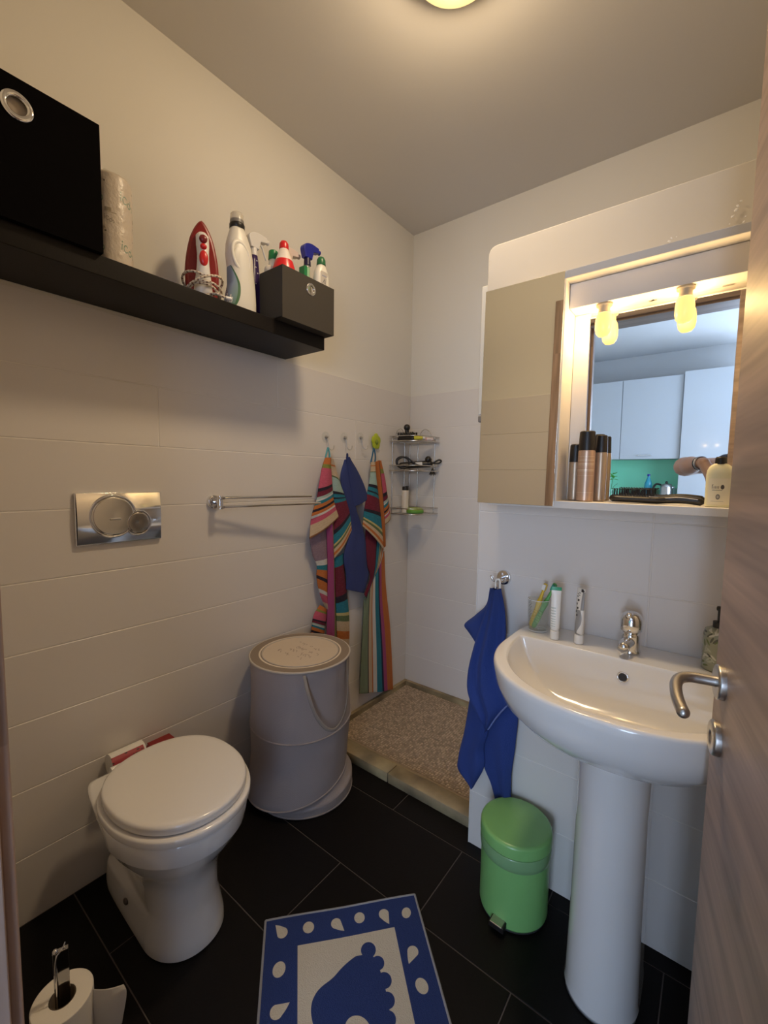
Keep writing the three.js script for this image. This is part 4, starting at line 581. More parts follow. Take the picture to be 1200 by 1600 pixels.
{ // bottles in the grey box
  const FY = SY + 0.0045;
  let t = thing('cleaner_bottle', 'white bottle with a green cap left of the red bottle in the grey box', 'bottle', [0.168, FY, -1.050]);
  part(t, 'body', flatBottle([[0, 0.022, 0.02], [0.003, 0.024, 0.022], [0.17, 0.024, 0.022], [0.20, 0.021, 0.019], [0.215, 0.017, 0.017], [0.232, 0.015, 0.015]]), P([0.72, 0.68, 0.58], 0.35)); part(t, 'cap', mv(lathe([[0.0155, 0], [0.018, 0.001], [0.0165, 0.030], [0.012, 0.034], [0, 0.035]]), 0, 0.232, 0), mat.green, 'green cap'); part(t, 'shoulder', mv(ball(0.02), 0, 0.19, 0.016), P([0.66, 0.61, 0.52], 0.4));
  t = thing('cleaner_bottle', 'red and white cone-shaped bottle with a red cap in the grey box', 'bottle', [0.226, FY, -1.052]);
  part(t, 'body', lathe([[0, 0], [0.040, 0], [0.042, 0.004], [0.042, 0.16], [0.040, 0.185], [0.0315, 0.212], [0.031, 0.213]], 40), mat.brightred); part(t, 'shoulder', lathe([[0.031, 0.213], [0.022, 0.236], [0.0155, 0.254], [0, 0.256]], 40), P([0.75, 0.68, 0.60], 0.35), 'white shoulder'); part(t, 'cap', lathe([[0.0155, 0.253], [0.017, 0.255], [0.0162, 0.272], [0.011, 0.281], [0, 0.283]]), mat.brightred, 'red cap');
  t = thing('spray_bottle', 'pale pinkish spray head sticking out of the grey box behind the red bottle', 'spray bottle', [0.160, FY, -1.116]);
  part(t, 'body', flatBottle([[0, 0.024, 0.02], [0.003, 0.026, 0.022], [0.15, 0.026, 0.022], [0.19, 0.016, 0.015], [0.228, 0.012, 0.012]]), mat.pinkish); trigger(t, 0.226, mat.pinkish, mat.pinkish, 1, false);
  t = thing('carton', 'small green and white carton in the grey box', 'box', [0.215, FY, -1.158]); part(t, 'carton', [rbox(0.03, 0.236, 0.014, 0.001, 0, 0.118, 0.006)], mat.green); part(t, 'side', rbox(0.0305, 0.235, 0.012, 0.001, 0, 0.1175, -0.0075), P([0.30, 0.52, 0.30], 0.4), 'lighter green side');
  t = thing('spray_bottle', 'clear bottle with a deep blue spray head in the grey box', 'spray bottle', [0.192, FY, -1.194]);
  part(t, 'body', flatBottle([[0, 0.015, 0.015], [0.003, 0.017, 0.017], [0.16, 0.017, 0.017], [0.20, 0.012, 0.012], [0.264, 0.009, 0.009]]), P([0.8, 0.76, 0.7], 0.15, { transmission: 0.6, thickness: 0 })); trigger(t, 0.262, mat.blue, mat.navy, 1, false);
  part(t, 'guard', mv(rbox(0.02, 0.022, 0.016, 0.006), 0, 0.335, -0.046), P([0.85, 0.82, 0.78], 0.2, { transmission: 0.4, thickness: 0 }), 'pale nozzle guard');
  t = thing('cleaner_bottle', 'white bottle with a dark green cap at the right end of the grey box', 'bottle', [0.247, FY, -1.209], undefined, 0);
  const lb = drawn(128, 256, (c, w, h) => { c.fillStyle = '#b9b2a8'; c.fillRect(0, 0, w, h); c.strokeStyle = '#5a5d66'; c.lineWidth = 8; c.beginPath(); c.moveTo(30, 190); c.lineTo(62, 120); c.lineTo(58, 190); c.moveTo(80, 190); c.lineTo(92, 96); c.stroke(); c.fillStyle = '#8d8fa0'; c.fillRect(20, 60, 80, 20); });
  part(t, 'body', flatBottle([[0, 0.026, 0.02], [0.003, 0.033, 0.022], [0.205, 0.033, 0.022], [0.23, 0.028, 0.02], [0.245, 0.02, 0.017], [0.254, 0.015, 0.014]]).translate(0, 0, -0.006), P([0.74, 0.71, 0.62], 0.35)); part(t, 'cap', mv(lathe([[0.014, 0], [0.0175, 0.001], [0.0165, 0.020], [0.011, 0.030], [0, 0.032]]), 0, 0.254, -0.006), P([0.02, 0.14, 0.05], 0.35), 'dark green cap');
  const g = new THREE.PlaneGeometry(0.036, 0.06, 8, 1).rotateY(Math.PI / 2), a = g.attributes.position; for (let i = 0; i < a.count; i++) a.setX(i, 0.0226 - 0.8 * a.getZ(i) * a.getZ(i) / 0.1); g.computeVertexNormals(); part(t, 'label', mv(g, 0, 0.195, -0.003), M([1, 1, 1], 0.5, { map: lb }));
}

// ------------------------------------------------------------------ towel bar, hooks and towels on the left wall
{
  const t = thing('towel_bar', 'chrome towel rail with two swivelling arms on the left wall', 'towel rail', [0.001, 1.206, -0.895]);
  part(t, 'mount', [lathe([[0, 0.012], [0.022, 0.012], [0.026, 0.009], [0.027, 0]].reverse(), 40).rotateZ(-Math.PI / 2), mv(cyl(0.011, 0.011, 0.05, 24), 0.048, 0, 0), mv(cyl(0.009, 0.009, 0.05, 20).rotateZ(Math.PI / 2), 0.026, 0, 0), mv(rbox(0.024, 0.012, 0.022, 0.004), 0.05, 0.017, -0.004), mv(rbox(0.024, 0.012, 0.022, 0.004), 0.05, -0.017, -0.004)], mat.chrome);
  const arm = (px, py, y) => { const e = atY(px, py, 1.206 + y), b = V(0.001 + 0.05, 1.206 + y, -0.90); return [rod(off(b, [0.001, 1.206, -0.895]), off(e, [0.001, 1.206, -0.895]), 0.0052, 14), ball(0.0054, ...off(e, [0.001, 1.206, -0.895]).toArray())]; };
  part(t, 'arm', arm(486, 775, 0.017), mat.chrome); part(t, 'arm', arm(500, 786, -0.017), mat.chrome);
}
const hookPx = [[509, 683, 'left'], [538, 684, 'second'], [563, 684, 'third']];
hookPx.forEach(([px, py], k) => {
  const p = atX(px, py, 0.001), t = thing('wall_hook', ['leftmost metal hook on a clear round pad, holding a striped towel', 'metal hook on a clear round pad, holding the blue towel', 'empty metal hook on a clear round pad between the blue and striped towels'][k], 'hook', p.toArray(), 'adhesive hooks on the left wall');
  part(t, 'pad', lathe([[0, 0.003], [0.024, 0.0022], [0.027, 0]].reverse(), 36).rotateZ(-Math.PI / 2), mat.clear);
  part(t, 'knob', [mv(ball(0.0065), 0.009, 0, 0), mv(cyl(0.008, 0.008, 0.004, 18).rotateZ(Math.PI / 2), 0.004, 0, 0)], mat.satin);
  part(t, 'wire_hook', tube([[0.009, 0, 0], [0.012, -0.02, -0.002], [0.016, -0.048, -0.004], [0.024, -0.060, -0.012], [0.030, -0.056, -0.022], [0.030, -0.040, -0.027]], 0.0019, 40, 8), mat.satin);
});
{
  const p = atX(585, 690, 0.001), t = thing('wall_hook', 'hook with a bright yellow-green flower-shaped pad holding the right striped towel', 'hook', p.toArray()), lime = P([0.42, 0.50, 0.02], 0.4);
  const pet = []; for (let i = 0; i < 5; i++) { const a = i / 5 * 6.28 + 0.3; pet.push(mv(ball(0.021).scale(0.35, 1.15, 1), 0.012, 0.014 * Math.sin(a) * 1.5, 0.012 * Math.cos(a) * 1.5)); } part(t, 'flower_pad', pet, lime, 'lime green petals'); part(t, 'center', mv(ball(0.013).scale(0.6, 1, 1), 0.019, -0.004, 0.004), P([0.20, 0.26, 0.02], 0.5));
  part(t, 'wire_hook', tube([[0.014, -0.03, 0], [0.018, -0.05, 0], [0.028, -0.058, -0.004], [0.034, -0.045, -0.006]], 0.0022), mat.clear);
}
const stripeTex = (list) => drawn(32, 512, (c, w, h) => { let y = 0; for (const [e, col] of list) { c.fillStyle = col; c.fillRect(0, y * h, w, (e - y) * h + 1); y = e; } for (let i = 0; i < 2500; i++) { c.fillStyle = rnd() < 0.5 ? 'rgba(0,0,0,0.05)' : 'rgba(255,255,255,0.05)'; c.fillRect(rr(0, w), rr(0, h), 2, 2); } });
const K = { or: '#c06d33', gr: '#82853a', pk: '#c4566c', bk: '#221c2b', mr: '#6d1d32', wh: '#d2cfc8', tl: '#25788c', lt: '#a3bcb2', cr: '#cbb292', ye: '#c9b97c', dg: '#5f6f4a', br: '#8c5f3e', lv: '#8d7683', nv: '#1c2346', bl: '#2c4f80', pn: '#a8497a', sg: '#7d8c72' };
const sq = {
  A: [[0.13, K.or], [0.20, K.gr], [0.45, K.pk], [0.495, K.bk], [0.565, K.mr], [0.60, K.lt], [0.625, K.wh], [0.675, K.tl], [0.73, K.or], [0.765, K.bk], [0.805, K.or], [0.83, K.wh], [0.885, K.pk], [0.985, K.cr], [1, K.br]],
  B: [[0.06, K.cr], [0.075, K.or], [0.17, K.cr], [0.185, K.dg], [0.365, K.lt], [0.405, K.bk], [0.455, K.tl], [0.475, K.bk], [0.52, K.tl], [0.735, K.mr], [0.775, K.bk], [0.865, K.tl], [0.885, K.ye], [0.91, K.dg], [0.945, K.cr], [0.975, K.or], [1, K.cr]],
  C: [[0.3, K.lv], [0.38, K.wh], [0.46, K.tl], [0.58, K.or], [0.63, K.bk], [0.75, K.or], [0.8, K.wh], [0.9, K.pk], [1, K.cr]],
  D: [[0.62, K.pn], [1, K.gr]],
  E: [[0.14, K.tl], [0.45, K.mr], [0.52, K.bk], [0.68, K.tl], [0.72, K.ye], [0.78, K.dg], [0.86, K.cr], [0.92, K.or], [1, K.cr]],
  H: [[0.5, K.or], [0.62, K.mr], [0.85, K.gr], [1, K.br]],
  J: [[0.48, K.mr], [0.53, K.bk], [0.70, K.tl], [0.74, K.ye], [0.78, K.dg], [0.86, K.cr], [0.93, K.or], [1, K.wh]],
  Kk: [[0.20, K.sg], [0.225, K.bk], [0.33, K.cr], [0.36, K.or], [0.46, K.wh], [0.60, K.tl], [0.665, K.nv], [0.81, K.pn], [1, K.or]],
};
const clothMat = Object.fromEntries(Object.entries(sq).map(([k, l]) => [k, M([1, 1, 1], 1, { map: stripeTex(l), bumpMap: rep(terryT, 1, 2), bumpScale: 0.002 })]));
// edges are traced on the photograph and set at their own distance from the wall
const edge = (pts, x, o, s = 6.157, ox = 480, oy = 640) => pts.map(([a, b, dx = 0]) => off(atX(ox + a / s, oy + b / s, x + dx), o));
function fold(t, o, x, L, R, m, opt = {}) { return part(t, 'fold', cloth(edge(L, x, o), edge(R, x, o), opt), m, opt.label); }
{
  const p = atX(512, 1005, 0.02), o = [0.03, 0.42, -1.46], t = thing('striped_towel', 'striped multicolour towel hanging from the leftmost hook behind the hamper', 'towel', o, 'striped towels on hooks');
  part(t, 'hanging_loop', tube(edge([[200, 365], [185, 420], [178, 470], [205, 485], [215, 440], [203, 365]], 0.042, o), 0.004), M([0.10, 0.35, 0.40], 0.9), 'teal hanging loop');
  fold(t, o, 0.030, [[20, 1240], [50, 1400], [90, 1510], [85, 1600], [115, 1760], [185, 1935]], [[180, 1100], [190, 1350], [190, 1500], [190, 1650], [192, 1800], [192, 1940]], clothMat.C, { bulge: 0.010 });
  fold(t, o, 0.024, [[120, 1880], [60, 1975], [40, 2080], [30, 2300]], [[190, 1930], [185, 2000], [160, 2120], [150, 2300]], clothMat.A, { bulge: 0.012 });
  fold(t, o, 0.036, [[180, 1080], [190, 1400], [190, 1800], [180, 2300]], [[246, 1080], [250, 1400], [262, 1800], [275, 2300]], clothMat.D, { bulge: 0.016, across: true });
  fold(t, o, 0.026, [[240, 1430], [258, 1600], [270, 1850], [275, 2000], [290, 2300]], [[345, 1380], [352, 1560], [380, 1800], [398, 2000], [400, 2300]], clothMat.E, { bulge: 0.010 });
  fold(t, o, 0.040, [[216, 470], [235, 700], [250, 880], [247, 1180], [256, 1430]], [[240, 475], [330, 755], [366, 860], [405, 1000], [425, 1160]], clothMat.B, { bulge: 0.014, folds: 1, amp: 0.002 });
  fold(t, o, 0.050, [[172, 462], [140, 560], [110, 720], [85, 870], [40, 1020], [20, 1240]], [[220, 462], [228, 600], [237, 740], [252, 880], [300, 1035]], clothMat.A, { bulge: 0.018, folds: 1, amp: 0.002 });
}
{
  const o = [0.03, 0.69, -1.65], t = thing('blue_towel', 'blue hand towel hanging from the second hook between the striped towels', 'towel', o);
  fold(t, o, 0.035, [[358, 480], [318, 640], [355, 860], [395, 1000], [415, 1150], [345, 1400], [370, 1600], [372, 1730]], [[415, 470], [450, 760], [470, 950], [525, 1120], [562, 1250], [575, 1480], [590, 1600], [545, 1765]], mat.terryDark, { bulge: 0.014, folds: 1.5, amp: 0.004, nv: 60 });
  fold(t, o, 0.048, [[372, 458], [390, 600], [420, 780], [450, 932]], [[402, 455], [480, 590], [540, 720], [586, 855]], mat.terryDark, { bulge: 0.012, amp: 0.002, folds: 1 });
  part(t, 'hanging_loop', tube(edge([[380, 470], [383, 425], [388, 425], [392, 470]], 0.045, o), 0.003), mat.terryDark);
}
{
  const o = [0.03, 0.06, -1.85], t = thing('striped_towel', 'long striped multicolour towel hanging from the lime hook down to the shower floor', 'towel', o, 'striped towels on hooks');
  part(t, 'hanging_loop', tube(edge([[640, 370], [625, 450], [612, 520], [650, 500], [655, 440], [642, 370]], 0.044, o), 0.004), M([0.03, 0.12, 0.22], 0.9), 'dark blue hanging loop');
  fold(t, o, 0.024, [[545, 1810], [530, 2080], [512, 2440], [500, 2730]], [[738, 1360], [750, 1700], [790, 2090], [822, 2690]], clothMat.Kk, { bulge: 0.012, across: true, folds: 2, amp: 0.004, nv: 50 });
  fold(t, o, 0.034, [[560, 1150], [560, 1300], [575, 1500], [600, 1610], [547, 1780]], [[735, 1340], [722, 1400], [690, 1500], [625, 1640], [556, 1830]], clothMat.J, { bulge: 0.010, across: true });
  fold(t, o, 0.036, [[645, 500], [688, 900], [715, 1200], [728, 1330]], [[690, 485], [712, 700], [728, 950], [742, 1290]], clothMat.H, { bulge: 0.012, across: true });
  fold(t, o, 0.048, [[612, 505], [602, 640], [572, 800], [545, 960], [530, 1120]], [[645, 500], [658, 640], [682, 850], [700, 1000], [735, 1352]], clothMat.B, { bulge: 0.014 });
  fold(t, o, 0.042, [[680, 490], [700, 650], [715, 850], [725, 1000], [735, 1112]], [[700, 490], [738, 640], [762, 800], [782, 910], [802, 1032]], clothMat.A, { bulge: 0.012 });
}
// ------------------------------------------------------------------ blue towel on the chrome hook beside the basin
{
  const p = atZ(788, 902, -1.3548), t = thing('robe_hook', 'round chrome double hook left of the basin holding a blue towel', 'hook', [p.x, p.y, -1.3546]);
  part(t, 'rosette', lathe([[0, 0.0085], [0.021, 0.0085], [0.0235, 0.007], [0.0242, 0]].reverse(), 44).rotateX(Math.PI / 2), mat.chrome);
  part(t, 'stem', cyl(0.008, 0.008, 0.03, 20).rotateX(Math.PI / 2).translate(0, 0, 0.02), mat.chrome);
  for (const s of [-1, 1]) part(t, 'prong', [tube([[0, 0, 0.032], [s * 0.008, -0.006, 0.040], [s * 0.018, -0.004, 0.046], [s * 0.024, 0.008, 0.048]], 0.0042, 24, 12), ball(0.0044, s * 0.024, 0.008, 0.048)], mat.chrome);
  const o = [0.95, 0.25, -1.30], E = (pts, z) => pts.map(([a, b, dz = 0]) => off(atZ(700 + a / 4.2125, 880 + b / 4.2125, z + dz), o)), q = { out: V(0, 0, 1) };
  const w = thing('blue_towel', 'bright blue towel hanging from the chrome hook left of the basin', 'towel', o);
  part(w, 'hanging_loop', [tube(E([[312, 165], [318, 110], [338, 108], [342, 165]], -1.302), 0.0032)], mat.matte, 'white hanging loop');
  part(w, 'fold', cloth(E([[278, 160], [255, 270], [185, 338], [112, 405], [135, 445], [190, 520]], -1.325), E([[325, 155], [305, 280], [290, 350], [270, 420], [255, 470], [240, 540]], -1.318), { ...q, bulge: 0.016, folds: 1, amp: 0.004 }), mat.terry);
  part(w, 'fold', cloth(E([[150, 860], [112, 1100], [76, 1260], [72, 1350], [165, 1472]], -1.32), E([[270, 950], [262, 1120], [236, 1215], [240, 1330], [172, 1468]], -1.312), { ...q, bulge: 0.016, folds: 1.4, amp: 0.006 }), mat.terry);
  part(w, 'fold', cloth(E([[262, 1075], [236, 1215], [245, 1330], [288, 1440], [322, 1570]], -1.325), E([[385, 930], [445, 965], [440, 1200], [415, 1400], [412, 1540]], -1.325), { ...q, bulge: 0.016, folds: 1.4, amp: 0.006, ph: 2 }), mat.terry);
  part(w, 'fold', cloth(E([[300, 165], [245, 330], [188, 505], [138, 720], [138, 845], [195, 990], [262, 1092]], -1.305), E([[352, 165], [378, 300], [388, 450], [372, 600], [385, 800], [392, 930], [268, 1090]], -1.312), { ...q, bulge: 0.024, folds: 2.2, amp: 0.0085, nv: 70, nu: 30 }), mat.terry);
  part(w, 'hem', tube(E([[142, 868], [195, 995], [264, 1094]], -1.295), 0.0026), M([0.16, 0.2, 0.42], 1)); part(w, 'hem', tube(E([[264, 1094], [330, 1000], [388, 938]], -1.298), 0.0026), M([0.16, 0.2, 0.42], 1));
}

// ------------------------------------------------------------------ wire rack in the shower corner
{
  const t = thing('corner_rack', 'three-tier chrome wire rack in the shower corner', 'rack', [0.002, 1.09, -2.198]), R = 0.205, o = [0.002, 1.09, -2.198];
  const arc = (y, r = R, n = 16) => Array.from({ length: n + 1 }, (_, i) => { const a = i / n * Math.PI / 2; return V(0.006 + r * Math.pow(Math.cos(a), 0.62), y, 0.006 + r * Math.pow(Math.sin(a), 0.62)); });
  const tier = (y, rail) => { const g = [tube(arc(y), 0.0032, 40, 8), tube(arc(y + rail), 0.0028, 40, 8), rod(V(0.006, y, 0.006 + R), V(0.006, y, 0.006), 0.0028), rod(V(0.006 + R, y, 0.006), V(0.006, y, 0.006), 0.0028), rod(V(0.006, y + rail, 0.006 + R), V(0.006, y + rail, 0.006), 0.0022), rod(V(0.006 + R, y + rail, 0.006), V(0.006, y + rail, 0.006), 0.0022)];
    for (let i = 1; i < 12; i++) { const x = 0.006 + R * i / 12; g.push(rod(V(x, y, 0.006), V(x, y, 0.006 + R * Math.pow(Math.max(0, 1 - Math.pow(i / 12, 3.2)), 0.31)), 0.0015, 6)); } return g; };
  part(t, 'tier', tier(0.012, 0.032), mat.wire); part(t, 'tier', tier(0.258, 0.030), mat.wire); part(t, 'tier', tier(0.425, 0.028), mat.wire);
  for (const [x, z] of [[0.006, 0.006 + R * 0.86], [0.006 + R * 0.86, 0.006], [0.006, 0.06], [0.065, 0.006], [0.006, 0.006]]) part(t, 'upright', rod(V(x, 0.012, z), V(x, 0.455, z), 0.0026), mat.wire);
  part(t, 'handle_bow', tube([[0.08, 0.452, 0.008], [0.085, 0.485, 0.010], [0.115, 0.505, 0.012], [0.15, 0.485, 0.010], [0.158, 0.452, 0.008]], 0.0016), mat.wire); part(t, 'handle_bow', tube([[0.008, 0.452, 0.08], [0.010, 0.49, 0.085], [0.012, 0.505, 0.115], [0.010, 0.485, 0.15], [0.008, 0.452, 0.158]], 0.0016), mat.wire);
  const W = (x, y, z) => [o[0] + x, o[1] + y, o[2] + z];
  let k = thing('hair_clip', 'black claw hair clip on the top tier of the corner rack', 'hair clip', W(0.075, 0.428, 0.135));
  const cl = []; for (const s of [-1, 1]) { for (let i = 0; i < 7; i++) { const x = -0.045 + 0.015 * i; cl.push(tube([[x, 0.008, 0], [x + s * 0.004, 0.022, s * 0.014], [x * 1.05, 0.036, s * 0.022], [x * 1.1, 0.048, s * 0.018]], 0.0058, 12, 6)); } cl.push(rbox(0.10, 0.016, 0.012, 0.005, 0, 0.026, s * 0.016)); }
  part(k, 'jaw', cl, mat.dark); part(k, 'spring_ball', [mv(ball(0.019), -0.004, 0.078, 0), mv(cyl(0.012, 0.012, 0.05), -0.004, 0.052, 0), mv(rbox(0.11, 0.022, 0.05, 0.008), 0, 0.012, 0)], mat.dark);
  k = thing('lotion_tube', 'yellow tube lying on the top tier of the corner rack', 'tube', W(0.135, 0.4325, 0.128), undefined, 0.35); part(k, 'tube', [rbox(0.075, 0.020, 0.034, 0.009, 0, 0.012, 0, 3)], P([0.62, 0.58, 0.05], 0.35)); part(k, 'cap', mv(cyl(0.008, 0.008, 0.012).rotateZ(Math.PI / 2), 0.042, 0.012, 0), mat.white);
  k = thing('soap_bar', 'pale pink soap bar on the top tier of the corner rack', 'soap', W(0.178, 0.4285, 0.072), undefined, 0.5); part(k, 'bar', rbox(0.06, 0.020, 0.04, 0.009, 0, 0.0105, 0, 3), mat.pinkish); part(k, 'label', rbox(0.02, 0.0205, 0.0405, 0.008, -0.012, 0.0105, 0, 3), P([0.62, 0.34, 0.30], 0.4));
  k = thing('curling_brush', 'black electric hair styler with a coiled cord on the middle tier of the corner rack', 'hair styler', W(0.10, 0.268, 0.10), undefined, 0.62);
  part(k, 'barrel', [rod(V(-0.07, 0.020, 0), V(0.09, 0.034, 0), 0.0195, 20), ball(0.020, 0.09, 0.034, 0), ball(0.0195, -0.07, 0.020, 0)], mat.dark); part(k, 'sticker', mv(rbox(0.040, 0.020, 0.002, 0.0008).rotateZ(0.09), 0.028, 0.031, 0.0192), mat.matte, 'white sticker');
  part(k, 'cord', [tube([[-0.03, 0.012, 0.010], [-0.06, 0.005, 0.022], [-0.095, 0.02, 0.022], [-0.10, 0.055, 0.018], [-0.07, 0.072, 0.016], [-0.035, 0.055, 0.018], [-0.03, 0.02, 0.022], [-0.06, 0.006, 0.026], [-0.092, 0.024, 0.026], [-0.094, 0.05, 0.024], [-0.05, 0.07, 0.02], [0.01, 0.03, 0.02], [0.06, 0.02, 0.018], [0.09, 0.05, 0.012], [0.10, 0.06, 0.01], [0.075, 0.052, 0.012], [0.085, 0.04, 0.014]], 0.0048, 160, 8), tube([[0.09, 0.03, 0.004], [0.12, 0.044, 0.006], [0.145, 0.056, 0.006], [0.158, 0.05, 0.004], [0.145, 0.038, 0.004], [0.12, 0.036, 0.002], [0.10, 0.04, 0.002]], 0.0048, 60, 8)], mat.dark);
  part(k, 'head', mv(ball(0.019), 0.082, 0.058, 0.008), mat.dark); part(k, 'plug', [mv(new THREE.ConeGeometry(0.021, 0.042, 18), 0.108, -0.008, 0.012), mv(cyl(0.002, 0.002, 0.012).translate(-0.007, -0.03, 0), 0.108, 0, 0.012), mv(cyl(0.002, 0.002, 0.012).translate(0.007, -0.03, 0), 0.108, 0, 0.012)], mat.dark);
  k = thing('shampoo_bottle', 'white shampoo bottle with a black cap on the lowest tier of the corner rack', 'bottle', W(0.072, 0.0155, 0.14));
  part(k, 'body', uvH(lathe([[0, 0], [0.0185, 0], [0.0205, 0.003], [0.0205, 0.125], [0.019, 0.131], [0, 0.132]], 36), 0.132), M([1, 1, 1], 0.35, { map: drawn(256, 256, (c, w, h) => { c.fillStyle = '#d9cfc0'; c.fillRect(0, 0, w, h); c.fillStyle = '#8d6f66'; for (let i = 0; i < 12; i++) c.fillRect(rr(20, 220), rr(60, 200), rr(8, 22), 4); c.fillStyle = '#b0463c'; c.fillRect(120, 200, 40, 20); c.fillRect(30, 205, 34, 14); }) })); part(k, 'cap', [lathe([[0.0185, 0.131], [0.019, 0.132], [0.0185, 0.150], [0.016, 0.153], [0, 0.153]], 30), rbox(0.012, 0.004, 0.02, 0.0015, 0.012, 0.154, 0)], mat.dark);
  k = thing('sponge', 'flat round green sponge on the lowest tier of the corner rack', 'sponge', W(0.125, 0.0155, 0.115)); part(k, 'base', lathe([[0, 0], [0.046, 0], [0.05, 0.004], [0.05, 0.016], [0.046, 0.019], [0, 0.019]], 40), P([0.13, 0.33, 0.04], 0.6)); part(k, 'top', mv(new THREE.TorusGeometry(0.038, 0.009, 10, 40).rotateX(Math.PI / 2), 0, 0.021, 0), P([0.30, 0.42, 0.06], 0.6), 'lighter green rim');
}

// ------------------------------------------------------------------ bath mat
{
  const a = V(0.54, 0, -0.722), du = V(0.656, 0, -0.755).normalize(), dv = V(0.755, 0, 0.656).normalize(), Wd = 0.452, Ln = 0.70, t = thing('bath_mat', 'blue and cream woven bath mat with a footprint and drop border', 'bath mat', [0.54, 0, -0.722], undefined, Math.atan2(0.755, 0.656));
  const S = 2048 / Ln, tex = drawn(Math.round(Wd * S), 2048, (c, w, h) => {
    const blue = '#1f3268', cream = '#bdb6a8', X = (u) => u * S, ell = (u, v, a1, b1, r) => { c.save(); c.translate(X(u), X(v)); c.rotate(r); c.beginPath(); c.ellipse(0, 0, X(a1), X(b1), 0, 0, 7); c.fill(); c.restore(); };
    const drop = (u, v, k, r) => { c.save(); c.translate(X(u), X(v)); c.rotate(r); const q = X(0.016) * k; c.beginPath(); c.arc(0, 0, q, -0.35, Math.PI + 0.35); c.quadraticCurveTo(-q * 0.5, -q * 0.9, q * 0.5, -q * 2.1); c.quadraticCurveTo(q * 0.9, -q * 1.1, q * 0.94, -q * 0.34); c.fill(); c.restore(); };
    c.fillStyle = blue; c.fillRect(0, 0, w, h); c.fillStyle = cream; c.fillRect(X(0.092), X(0.086), X(Wd - 0.176), X(Ln - 0.172));
    for (const [v0, sg] of [[0.040, 1], [Ln - 0.04, -1]]) { [[0.049, 0], [0.203, 0], [0.345, 1]].forEach(([u, k]) => drop(u, v0 + 0.004 * sg, 0.95, k ? 2.6 : -0.9 + (u > 0.1 ? 3.1 : 0))); ell(0.123, v0 + 0.002, 0.016, 0.0165, 0); ell(0.272, v0, 0.0155, 0.016, 0); ell(0.412, v0 + 0.012, 0.0135, 0.0165, 0.5); }
    for (let i = 0; i < 7; i++) { const v = 0.136 + 0.092 * i; if (v > Ln - 0.08) break; i % 2 ? drop(0.042, v, 1, 0.9) : ell(0.044, v, 0.0165, 0.019, 0.3); i % 2 ? ell(0.406, v + 0.012, 0.0155, 0.019, -0.35) : drop(0.404, v + 0.022, 0.95, 3.5); }
    // the foot: big toe, four small toes, sole, and the pale arch
    c.fillStyle = blue; c.beginPath(); const f = (x, y) => { const p = atY(400 + x / 3.3333, 1280 + y / 3.3333, 0).sub(a); return [X(p.dot(du)), X(p.dot(dv))]; };
    const P0 = [[548, 705], [490, 745], [440, 792], [400, 842], [330, 890], [295, 945], [284, 1000], [292, 1067], [320, 1150], [400, 1230], [520, 1270], [640, 1240], [700, 1150], [700, 1060], [690, 960], [660, 840], [620, 720]].map(([x, y]) => f(x, y));
    P0.forEach((p, i) => { const n = P0[(i + 1) % P0.length], m = [(p[0] + n[0]) / 2, (p[1] + n[1]) / 2]; i ? c.quadraticCurveTo(p[0], p[1], m[0], m[1]) : c.moveTo(m[0], m[1]); }); c.closePath(); c.fill();
    for (const [x, y, r] of [[585, 692, 0.0205], [634, 760, 0.0175], [668, 850, 0.019], [684, 955, 0.0185], [690, 1055, 0.018]]) { const p = f(x, y); ell(p[0] / S, p[1] / S, r, r, 0); }
    c.fillStyle = cream; { const p = f(530, 1110); ell(p[0] / S, p[1] / S, 0.032, 0.026, 0.6); }
    for (let i = 0; i < 26000; i++) { c.fillStyle = rnd() < 0.5 ? 'rgba(0,0,0,0.05)' : 'rgba(255,255,255,0.045)'; c.fillRect(rr(0, w), rr(0, h), 4, 2); }
  });
  const g = new THREE.PlaneGeometry(Wd, Ln, 24, 36).rotateX(-Math.PI / 2).translate(Wd / 2, 0, Ln / 2), p = g.attributes.position; for (let i = 0; i < p.count; i++) p.setY(i, 0.0062 + 0.0012 * Math.sin(p.getX(i) * 21) * Math.sin(p.getZ(i) * 17 + 1)); g.computeVertexNormals();
  part(t, 'pile', g, M([1, 1, 1], 1, { map: tex, bumpMap: rep(terryT, 3, 4), bumpScale: 0.002 }));
  part(t, 'backing', rspan(0.001, Wd - 0.001, 0.0005, 0.0048, 0.001, Ln - 0.001, 0.002), M([0.3, 0.3, 0.33], 1));
  const hem = M([0.42, 0.43, 0.47], 1, { bumpMap: rep(terryT, 1), bumpScale: 0.003 }), wr = (A, B) => { const q = []; for (let i = 0; i <= 30; i++) { const s = i / 30; q.push([A[0] + (B[0] - A[0]) * s, 0.0048 + 0.0012 * Math.sin((A[0] + (B[0] - A[0]) * s) * 21) * Math.sin((A[1] + (B[1] - A[1]) * s) * 17 + 1), A[1] + (B[1] - A[1]) * s]); } return tube(q, 0.0036, 60, 8); };
  part(t, 'hem', wr([0, 0], [Wd, 0]), hem); part(t, 'hem', wr([0, 0], [0, Ln]), hem, 'pale stitched hem'); part(t, 'hem', wr([Wd, 0], [Wd, Ln]), hem, 'pale stitched hem'); part(t, 'hem', wr([0, Ln], [Wd, Ln]), hem);
}

